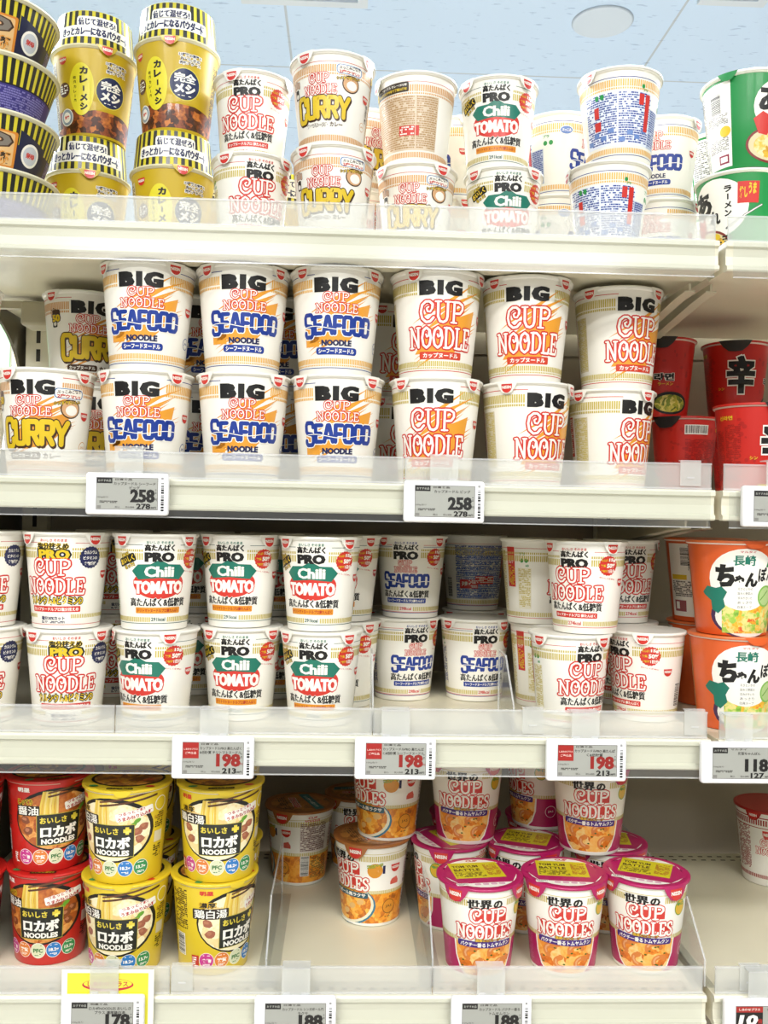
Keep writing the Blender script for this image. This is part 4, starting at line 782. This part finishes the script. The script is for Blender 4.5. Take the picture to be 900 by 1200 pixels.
stack('curry', 1, (391, 1.055, -10, 15), (390, 1.06, -14, 22), 'white curry cup with yellow lettering beside the red-lettered pair', G)
stack('curry', 1, (488, 1.10, -4, -6), (488, 1.10, 180, 60), 'white curry cup under a reversed cup', G, 'curry cup turned backwards showing tan text and black anniversary band')
stack('protein_tomato', 1, (590, 1.10, 8, -6), (584, 1.10, -3, 0), 'white chili tomato cup on the top shelf', 'tomato cups on the top shelf')
G = 'seafood cups on the top shelf'
stack('seafood', 1, (713, 1.075, 168, 70), (726, 1.07, 178, 88), 'seafood cup turned backwards showing dense blue text', G)
stack('seafood', 1, (648, 1.19, 78, 50), (655, 1.19, 72, 50), 'seafood cup with green marks behind the tomato and blue-text pairs', G)
stack('seafood', 1, (774, 1.19, -12, 30), (776, 1.19, -14, 30), 'blue seafood cup peeking out behind the blue-text pair', G)
stack('seafood', 1, (532, 1.215, -60, 30), (534, 1.215, -60, 30), 'seafood cup half hidden behind the tomato pair', G)
stack('curry', 1, (425, 1.20, 40, 0), (424, 1.20, 40, 0), 'curry cup half hidden behind the front curry cups', 'curry cups on the top shelf')
put('curry_rice', 330, 1.27, 1, 20, 'yellow curry rice cup half hidden between red-lettered and curry pairs', 'yellow curry rice cups with striped sleeves', 0)
put('curry_rice', 245, 1.29, 1, 10, 'shadowed yellow curry rice cup behind the second sleeved pair', 'yellow curry rice cups with striped sleeves', 0)
put('curry_rice', 60, 1.30, 1, 10, 'shadowed yellow curry rice cup behind the bowl stack', 'yellow curry rice cups with striped sleeves', 0)
G = 'green pork soup cups'
stack('green', 1, (868, 1.10, -42, -20), (876, 1.085, 52, -14), 'large green pork noodle cup at the shelf corner', G)
stack('green', 1, (846, 1.25, 128, 0), (846, 1.25, 128, 0), 'noodle cup showing its white text side behind the green pair', G)
# -- second shelf
G = 'big curry cups'
put('big_curry', 56, 1.05, 2, -18, 'big curry cup with yellow lettering standing low at the shelf end', G, 0, 16)
put('big_curry', 112, 1.19, 2, 0, 'big curry cup in shadow under another, behind the front curry cup', G, 0, -10)
put('big_curry', 101, 1.19, 2, 10, 'big curry cup with number fifty badge, raised behind the seafood pair', G, 115.7, -12)
put('curry', -42, 1.05, 2, 150, 'tan-sided cup edge at the very end of the second shelf', 'curry cups on the second shelf', 103.5, 60, kx=-0.434)
put('curry', -42, 1.078, 2, 150, 'tan-sided cup below another, out at the very end of the shelf', 'curry cups on the second shelf', 0, 60, kx=-0.434)
G = 'big seafood cups'
stack('big_seafood', 2, (172, 1.045, -11, 0), (175, 1.045, -9, -8), 'big blue-lettered seafood cup beside the curry cup', G)
stack('big_seafood', 2, (286, 1.045, 0, -4), (286, 1.045, 2, -2), 'big blue-lettered seafood cup in the middle seafood pair', G)
stack('big_seafood', 2, (396, 1.045, 1, -4), (395, 1.045, 1, 2), 'big blue-lettered seafood cup beside the red-lettered big cups', G)
stack('big_seafood', 2, (230, 1.20, 25, 0), (233, 1.20, 20, 0), 'shadowed big seafood cup behind first and middle seafood pairs', G)
stack('big_seafood', 2, (340, 1.20, -35, 0), (342, 1.20, -25, 0), 'shadowed big seafood cup behind middle and last seafood pairs', G)
G = 'big red-lettered cups'
stack('big_original', 2, (511, 1.045, -4, 6), (512, 1.045, 8, 12), 'big red-lettered cup next to the last seafood pair', G)
stack('big_original', 2, (617, 1.06, 32, -8), (617, 1.06, 4, 2), 'big red-lettered cup, middle of the three red-lettered pairs', G)
stack('big_original', 2, (716, 1.10, 46, -42), (724, 1.095, 31, -20), 'big red-lettered cup next to the spicy red cups', G)
stack('big_original', 2, (452, 1.22, 40, 0), (446, 1.22, 50, 0), 'shadowed big red-lettered cup behind the last seafood pair', G)
G = 'spicy red cups'
put('spicy', 802, 1.25, 2, 170, 'spicy red cup showing its barcode, low behind the corner', G, 0, 150)
put('spicy', 776, 1.26, 2, -70, 'spicy red cup with green noodle picture, stacked above the barcode cup', G, 104.7, 60)
put('spicy', 882, 1.10, 2, 42, 'bright spicy red cup nearest the front of the neighbouring bay', G, 0, -6)
put('spicy', 862, 1.27, 2, 12, 'spicy red cup with one large black character, stacked in the shade', G, 104.7, -20)
put('spicy', 870, 1.30, 2, 12, 'shadowed spicy red cup under the large-character cup', G, 0, -20)
# -- third shelf
G = 'calcium cups'
stack('protein_calcium', 3, (81, 1.04, -3, 0), (80, 1.04, -20, 8), 'calcium cup with yellow heading next to the chili tomato cups', G)
stack('protein_calcium', 3, (-22, 1.04, -10, 30), (-20, 1.04, -6, 32), 'calcium cup cut by the picture edge', G)
G = 'chili tomato cups'
stack('protein_tomato', 3, (184, 1.04, -28, -3), (183, 1.04, 6, -6), 'chili tomato cup beside the calcium cups', G)
stack('protein_tomato', 3, (284, 1.074, -10, 8), (283, 1.074, -17, 10), 'chili tomato cup in the middle tomato pair', G)
stack('protein_tomato', 3, (377, 1.05, -12, 4), (376, 1.05, -14, 8), 'chili tomato cup beside the seafood cups', G)
stack('protein_tomato', 3, (402, 1.149, -15, 10), (403, 1.147, -15, 10), 'shaded chili tomato cup just behind the last tomato pair', G)
stack('protein_tomato', 3, (232, 1.22, -30, 0), (232, 1.22, -30, 0), 'shaded chili tomato cup behind first and middle tomato pairs', G)
stack('protein_tomato', 3, (325, 1.20, -20, 0), (326, 1.20, -20, 0), 'shaded chili tomato cup behind middle and last tomato pairs', G)
stack('protein_calcium', 3, (134, 1.20, 20, 0), (134, 1.20, 20, 0), 'shaded calcium cup behind the first tomato pair', 'calcium cups')
G = 'small seafood cups'
stack('protein_seafood', 3, (473, 1.20, 24, -20), (482, 1.20, -9, 10), 'blue-lettered seafood cup beside the chili tomato cups', G)
stack('protein_seafood', 3, (557, 1.20, 20, -18), (555, 1.31, 195, 60), 'blue-lettered seafood cup on its own in front', G, 'seafood cup turned backwards in the shade')
put('protein_seafood', 557, 1.31, 3, 0, 'shaded seafood cup carrying the reversed cup', G, 0)
put('protein_seafood', 466, 1.30, 3, 0, 'shaded seafood cup deep behind the first seafood pair', G, 0)
G = 'red-lettered protein cups'
stack('protein_original', 3, (668, 1.055, 33, -30), (687, 1.06, -18, 8), 'white red-lettered protein cup standing foremost', G)
stack('protein_original', 3, (757, 1.09, -46, -6), (727, 1.18, 24, 10), 'white red-lettered protein cup near the orange cups', G, 'white red-lettered protein cup set back between foremost and orange cups')
stack('protein_original', 3, (640, 1.16, 72, 60), (630, 1.15, 70, 60), 'white protein cup with green marks half behind the foremost pair', G)
put('protein_original', 727, 1.185, 3, 10, 'shaded red-lettered protein cup below the set-back one', G, 0)
G = 'orange champon cups'
stack('champon', 3, (860, 1.05, 14, 0), (858, 1.05, 13, 0), 'orange noodle cup with white round panel and black brush lettering', G)
stack('champon', 3, (829, 1.185, 35, 0), (826, 1.18, 92, 0), 'orange noodle cup in shade behind the orange pair', G, 'orange noodle cup turned to its white barcode panel')
# -- lowest shelf
G = 'low-carb noodle cups'
stack('lowcarb_red', 4, (61, 1.078, -20, 6), (59, 1.078, 10, 6), 'red low-carb noodle cup with soy soup picture', G)
stack('lowcarb_red', 4, (-47, 1.05, 10, 6), (-47, 1.05, 10, 6), 'dark red noodle cup cut by the picture edge', G)
stack('lowcarb_red', 4, (72, 1.20, 10, 6), None, 'shaded red low-carb cup behind the red pair', G)
stack('lowcarb_yellow', 4, (149, 1.05, -21, 10), (150, 1.045, -27, 14), 'yellow low-carb noodle cup beside the red pair', G)
stack('lowcarb_yellow', 4, (252, 1.055, 36, -12), (259, 1.05, -5, 6), 'yellow low-carb noodle cup beside the empty shelf', G)
stack('lowcarb_yellow', 4, (166, 1.165, 0, 6), (166, 1.165, 0, 6), 'shaded yellow low-carb cup behind the first yellow pair', G)
stack('lowcarb_yellow', 4, (262, 1.17, 0, 6), (262, 1.17, 0, 6), 'shaded yellow low-carb cup behind the second yellow pair', G)
G = 'orange coconut soup cups'
stack('laksa', 4, (436, 1.175, -50, -22), (455, 1.18, -50, -22), 'orange soup cup with coconut badge in the front orange pair', G)
put('laksa', 352, 1.30, 4, -118, 'orange soup cup turned to its barcode, alone on the bare shelf', G, 0, 40)
stack('laksa', 4, (420, 1.355, 0, 0), None, 'shaded orange soup cup by the back panel behind the front pair', G)
G = 'magenta-lidded soup cups'
put('tomyum', 562, 1.045, 4, 12, 'magenta-lidded soup cup in front beside the clear divider and orange cups', G, 0, 4)
put('tomyum', 661, 1.05, 4, 5, 'magenta-lidded soup cup, middle of the three in the front row', G, 0, 2)
put('tomyum', 757, 1.055, 4, -2, 'magenta-lidded soup cup in front at the open end of the row', G, 0, -4)
put('tomyum', 692, 1.135, 4, 1, 'magenta-lidded soup cup stacked over the front row, upright in the middle', G, 101.6, 0)
put('tomyum', 712, 1.155, 4, 0, 'magenta-lidded soup cup half hidden beneath the stacked one', G, 0, 8)
put('tomyum', 617, 1.155, 4, -30, 'magenta-lidded soup cup behind the first gap of the front row', G, 0, 20)
put('tomyum', 527, 1.162, 4, -80, 'magenta-lidded soup cup behind, next to the orange pair', G, 0, 20)
put('tomyum', 547, 1.17, 4, -4, 'magenta-lidded soup cup stacked behind, near the orange pair', G, 101.6, 0)
put('tomyum', 634, 1.225, 4, -58, 'magenta-lidded soup cup stacked behind, turned to its barcode', G, 101.6, 0)
put('tomyum', 634, 1.262, 4, 0, 'shaded magenta-lidded soup cup below the turned one', G, 0, 0)
put('tomyum', 545, 1.27, 4, 0, 'shaded magenta-lidded soup cup deep behind the stacked one', G, 0, 0)
G = 'red-rimmed cups'
put('red_rim', 905, 1.30, 4, 10, 'white cup with dark red rim at the back of the neighbouring bay', G, 0, 10)

# -- electronic price tags
GREY = M('#a3a49d', 0.5, 0.1)
def tag(u, v, row, label, price, tax, title, badge, pc=BLACK, hook=True, drop=None):
    Yt = Y0-0.013; P = at(u, v, Yt)
    t = thing('price_tag', label, 'price tag', (P[0], Yt, P[2]), 'electronic shelf price tags')
    w, h = 0.0835, 0.043
    bm = bmesh.new(); box(bm, (-w/2, -0.006, -h/2), (w/2, 0.0035, h/2), 0, 0.003)
    a = Art()
    y = -17
    while y < 12:
        l = a.rnd.choice((0.7, 1.2, 2.0)); a.rect(34.5, 37.5, y, y+l, BLACK, 0); y += l+a.rnd.choice((0.6, 0.9))
    a.rect(34.6, 37, 15, 17.4, M('#9a9a9a'), 0); mats = [M('#f4f4f6', 0.35, 0.3)]
    a.fill(bm, mats, lambda x, q, l: (x*0.001, -0.00605, q*0.001), None); part('case', bm, mats, t)
    a = Art(); X0, X1, Z0, Z1 = -30, 31, -15.5, 16
    a.rect(X0-0.6, X1+0.6, Z0-0.6, Z1+0.6, M('#7d7d7c'), -0.5); a.rect(X0, X1, Z0, Z1, GREY, 0)
    if badge == 'red':
        a.rect(X0, -14, 0, Z1, M('#b3201a'), 1); a.text('しあわせプラス', -22, 9.5, 14, 2, M('#f0d9d0'), 2, 0.01); a.text('ご奉仕品', -22, 5.5, 11, 2.4, M('#f0d9d0'), 2, 0.01)
    elif badge == 'num':
        a.rect(X0, -2, -4, Z1, BLACK, 1); a.rect(X0, -2, 10, Z1, M('#b3201a'), 1.5); a.text('しあわせプラス', -16, 13, 22, 2.6, WHITE, 2, 0.01); a.text('10', -17, 2, 20, 11, WHITE, 2, 0.05, shear=0.2); a.text('倍', -5, 1, 5, 5, M('#b3201a'), 2, 0.04)
    else:
        a.rect(X0, -14.5, 10.5, Z1, BLACK, 1); a.text('おすすめ品', -22.2, 13.2, 13, 2.4, GREY, 2, 0.02)
    if badge != 'num':
        a.text(title[0], -3, 14.6, 17, 2, pc if badge == 'red' and False else M('#4a4440'), 2, 0.02)
        for i, tt in enumerate(title[1:]): a.text(tt, 8, 10.4-4.2*i, min(42, 3.4*len(tt)), 3.2, M('#2a2724'), 2, 0.015)
    else: a.text(title[0], 15, 13, 26, 2.6, M('#332f2c'), 2, 0.01)
    a.text(price, 16.0 if badge != 'num' else 14, -1.8, 24 if len(price) > 2 else 17, 13.5, pc, 2, 0.035, fat=0.4); a.text('円', 29.4, -5.5, 2.4, 2.4, pc, 2, 0.01); a.micro(28.6, 30, 0, 5, M('#555555'), 2, 1.2)
    a.text(tax, 17, -12.4, 14, 5.6, BLACK, 2, 0.025, fat=0.2); a.text('.88円', 27, -13.6, 5.6, 2.2, BLACK, 2, 0.02)
    a.text('100g当り', -24, -3.6, 11, 2, M('#55524e'), 2, 0.0); a.micro(-27, -9, -9.6, -7.2, M('#45423e'), 2, 1.3, 0.95); a.text('税込', -9, -13.4, 5, 2, M('#55524e'), 2, 0); a.text('税込価格', 3.5, -13.4, 9, 2, M('#55524e'), 2, 0); a.rect(-29.5, -25.5, -15, -12, M('#8f8f8a'), 1)
    bm = bmesh.new(); mats = [GREY]; a.fill(bm, mats, lambda x, q, l: (x*0.001, -0.0061-0.00008*(l+0.7), q*0.001), None); part('screen', bm, mats, t)
    if hook:
        bm = bmesh.new(); box(bm, (-0.0145, 0.0007, h/2-0.002), (0.0145, 0.0017, h/2+0.026), 0); box(bm, (-0.0145, 0.0004, h/2+0.0262), (0.0145, 0.0170, h/2+0.0275), 1)
        box(bm, (-0.013, 0.0002, h/2+0.0005), (-0.006, 0.0016, h/2+0.0025), 1); box(bm, (0.006, 0.0002, h/2+0.0005), (0.013, 0.0016, h/2+0.0025), 1)
        part('hanger_clip', bm, [CLEAR, EDGE], t)
    return t
RP = M('#9c1812')
tag(150, 579, 2, 'white electronic price tag reading 258 below the big seafood cups', '258', '278', ('日清食品', 'カップヌードル シーフード', 'ビッグ'), 'blk')
tag(520, 588, 2, 'white electronic price tag reading 258 below the big red-lettered cups', '258', '278', ('日清食品', 'カップヌードル ビッグ'), 'blk')
tag(914, 594, 2, 'white electronic price tag under the spicy red cups', '138', '149', ('農心', '辛ラーメン カップ'), 'blk')
tag(250, 887, 3, 'white price tag with red square and red 198 under chili tomato cups', '198', '213', ('日清食品', 'カップヌードルPRO 高たんぱく', '&低糖質 チリトマトヌードル'), 'red', RP)
tag(463, 888, 3, 'white price tag with red square and red 198 under small seafood cups', '198', '213', ('日清食品', 'カップヌードルPRO 高たんぱ', 'く&低糖質 シーフードヌードル'), 'red', RP)
tag(686, 890, 3, 'white price tag with red square and red 198 under red-lettered protein cups', '198', '213', ('日清食品', 'カップヌードルPRO 高たんぱ', 'く&低糖質'), 'red', RP)
tag(866, 893, 3, 'white electronic price tag reading 118 under the orange champon cups', '118', '127', ('マルタイ', '縦型ちゃんぽん'), 'blk')
tag(121, 1190, 4, 'white electronic price tag reading 178 in front of the yellow promotion card', '178', '192', ('明星食品', 'ロカボNOODLES おいしさ', 'プラス 濃厚鶏白湯'), 'blk')
tag(346, 1191, 4, 'white electronic price tag reading 188 below the orange soup cups', '188', '203', ('日清食品', 'カップヌードル シンガポール風', 'ラクサ'), 'blk')
tag(575, 1191, 4, 'white electronic price tag reading 188 below the magenta-lidded soup cups', '188', '203', ('日清食品', 'カップヌードル パクチー香る', 'トムヤムクン'), 'blk')
tag(893, 1194, 4, 'white electronic price tag with black square reading 10 below the neighbouring bay', '88', '95', ('ポイント',), 'num')
# loose clear clips on the fences
def clip(u, v, row, label):
    P = at(u, v, Y0-0.004); t = thing('label_clip', label, 'clip', (P[0], Y0-0.0012, S[row]), 'clear clips on the fences')
    bm = bmesh.new(); box(bm, (-0.011, -0.0009, 0.004), (0.011, 0.0, 0.030), 0); box(bm, (-0.011, -0.0009, 0.0302), (0.011, 0.0046, 0.0312), 1); part('clip_face', bm, [CLEAR, EDGE], t)
    bm = bmesh.new(); box(bm, (-0.004, -0.0016, 0.012), (0.004, -0.00095, 0.0135), 0); part('clip_slot', bm, EDGE, t)
clip(810, 565, 2, 'clear clip on the fence below the spicy red cups'); clip(815, 848, 3, 'clear clip on the fence corner below the orange champon cups'); clip(880, 1146, 4, 'clear clip on the neighbouring bay lowest fence'); clip(625, 848, 3, 'clear clip on the fence below red-lettered protein cups')
clip(213, 1150, 4, 'clear clip on the lowest fence beside the promotion card')
# yellow promotion card behind its price tag
P = at(126, 1178, Y0-0.0092); t = thing('promotion_card', 'yellow card with red oval lettering behind a price tag', 'card', (P[0], Y0-0.0092, P[2]))
bm = bmesh.new(); box(bm, (-0.0465, -0.0004, -0.05), (0.0465, 0.0004, 0.0365)); mats = [M('#f6f4e6')]
a = Art(); a.rect(-41, 41, -48, 33, M('#f4ee3c'), 0); a.ell(0, 21, 26, 6.5, M('#cf1f3a'), 1); a.ell(0, 22, 24.5, 5, M('#f4ee3c'), 1.5); a.text('しあわせプラス', 0, 22, 41, 5.5, M('#cf1f3a'), 2, 0.03); a.text('対象商品', 0, 15.6, 13, 2, WHITE, 2, 0.02)
a.fill(bm, mats, lambda x, q, l: (x*0.001, -0.00045-0.00006*l, q*0.001), None); part('sheet', bm, mats, t)
# near-pair distances (for checking)
for i in range(len(LOG)):
    for j in range(i):
        A, B = LOG[i], LOG[j]
        if A[6] == B[6] and min(A[3]+A[5], B[3]+B[5])-max(A[3], B[3]) > 0.01:
            dd = math.hypot(A[1]-B[1], A[2]-B[2])
            if dd < A[4]+B[4]-0.001: print('CLOSE %.1fmm %s | %s' % ((A[4]+B[4]-dd)*1000, A[0], B[0]))
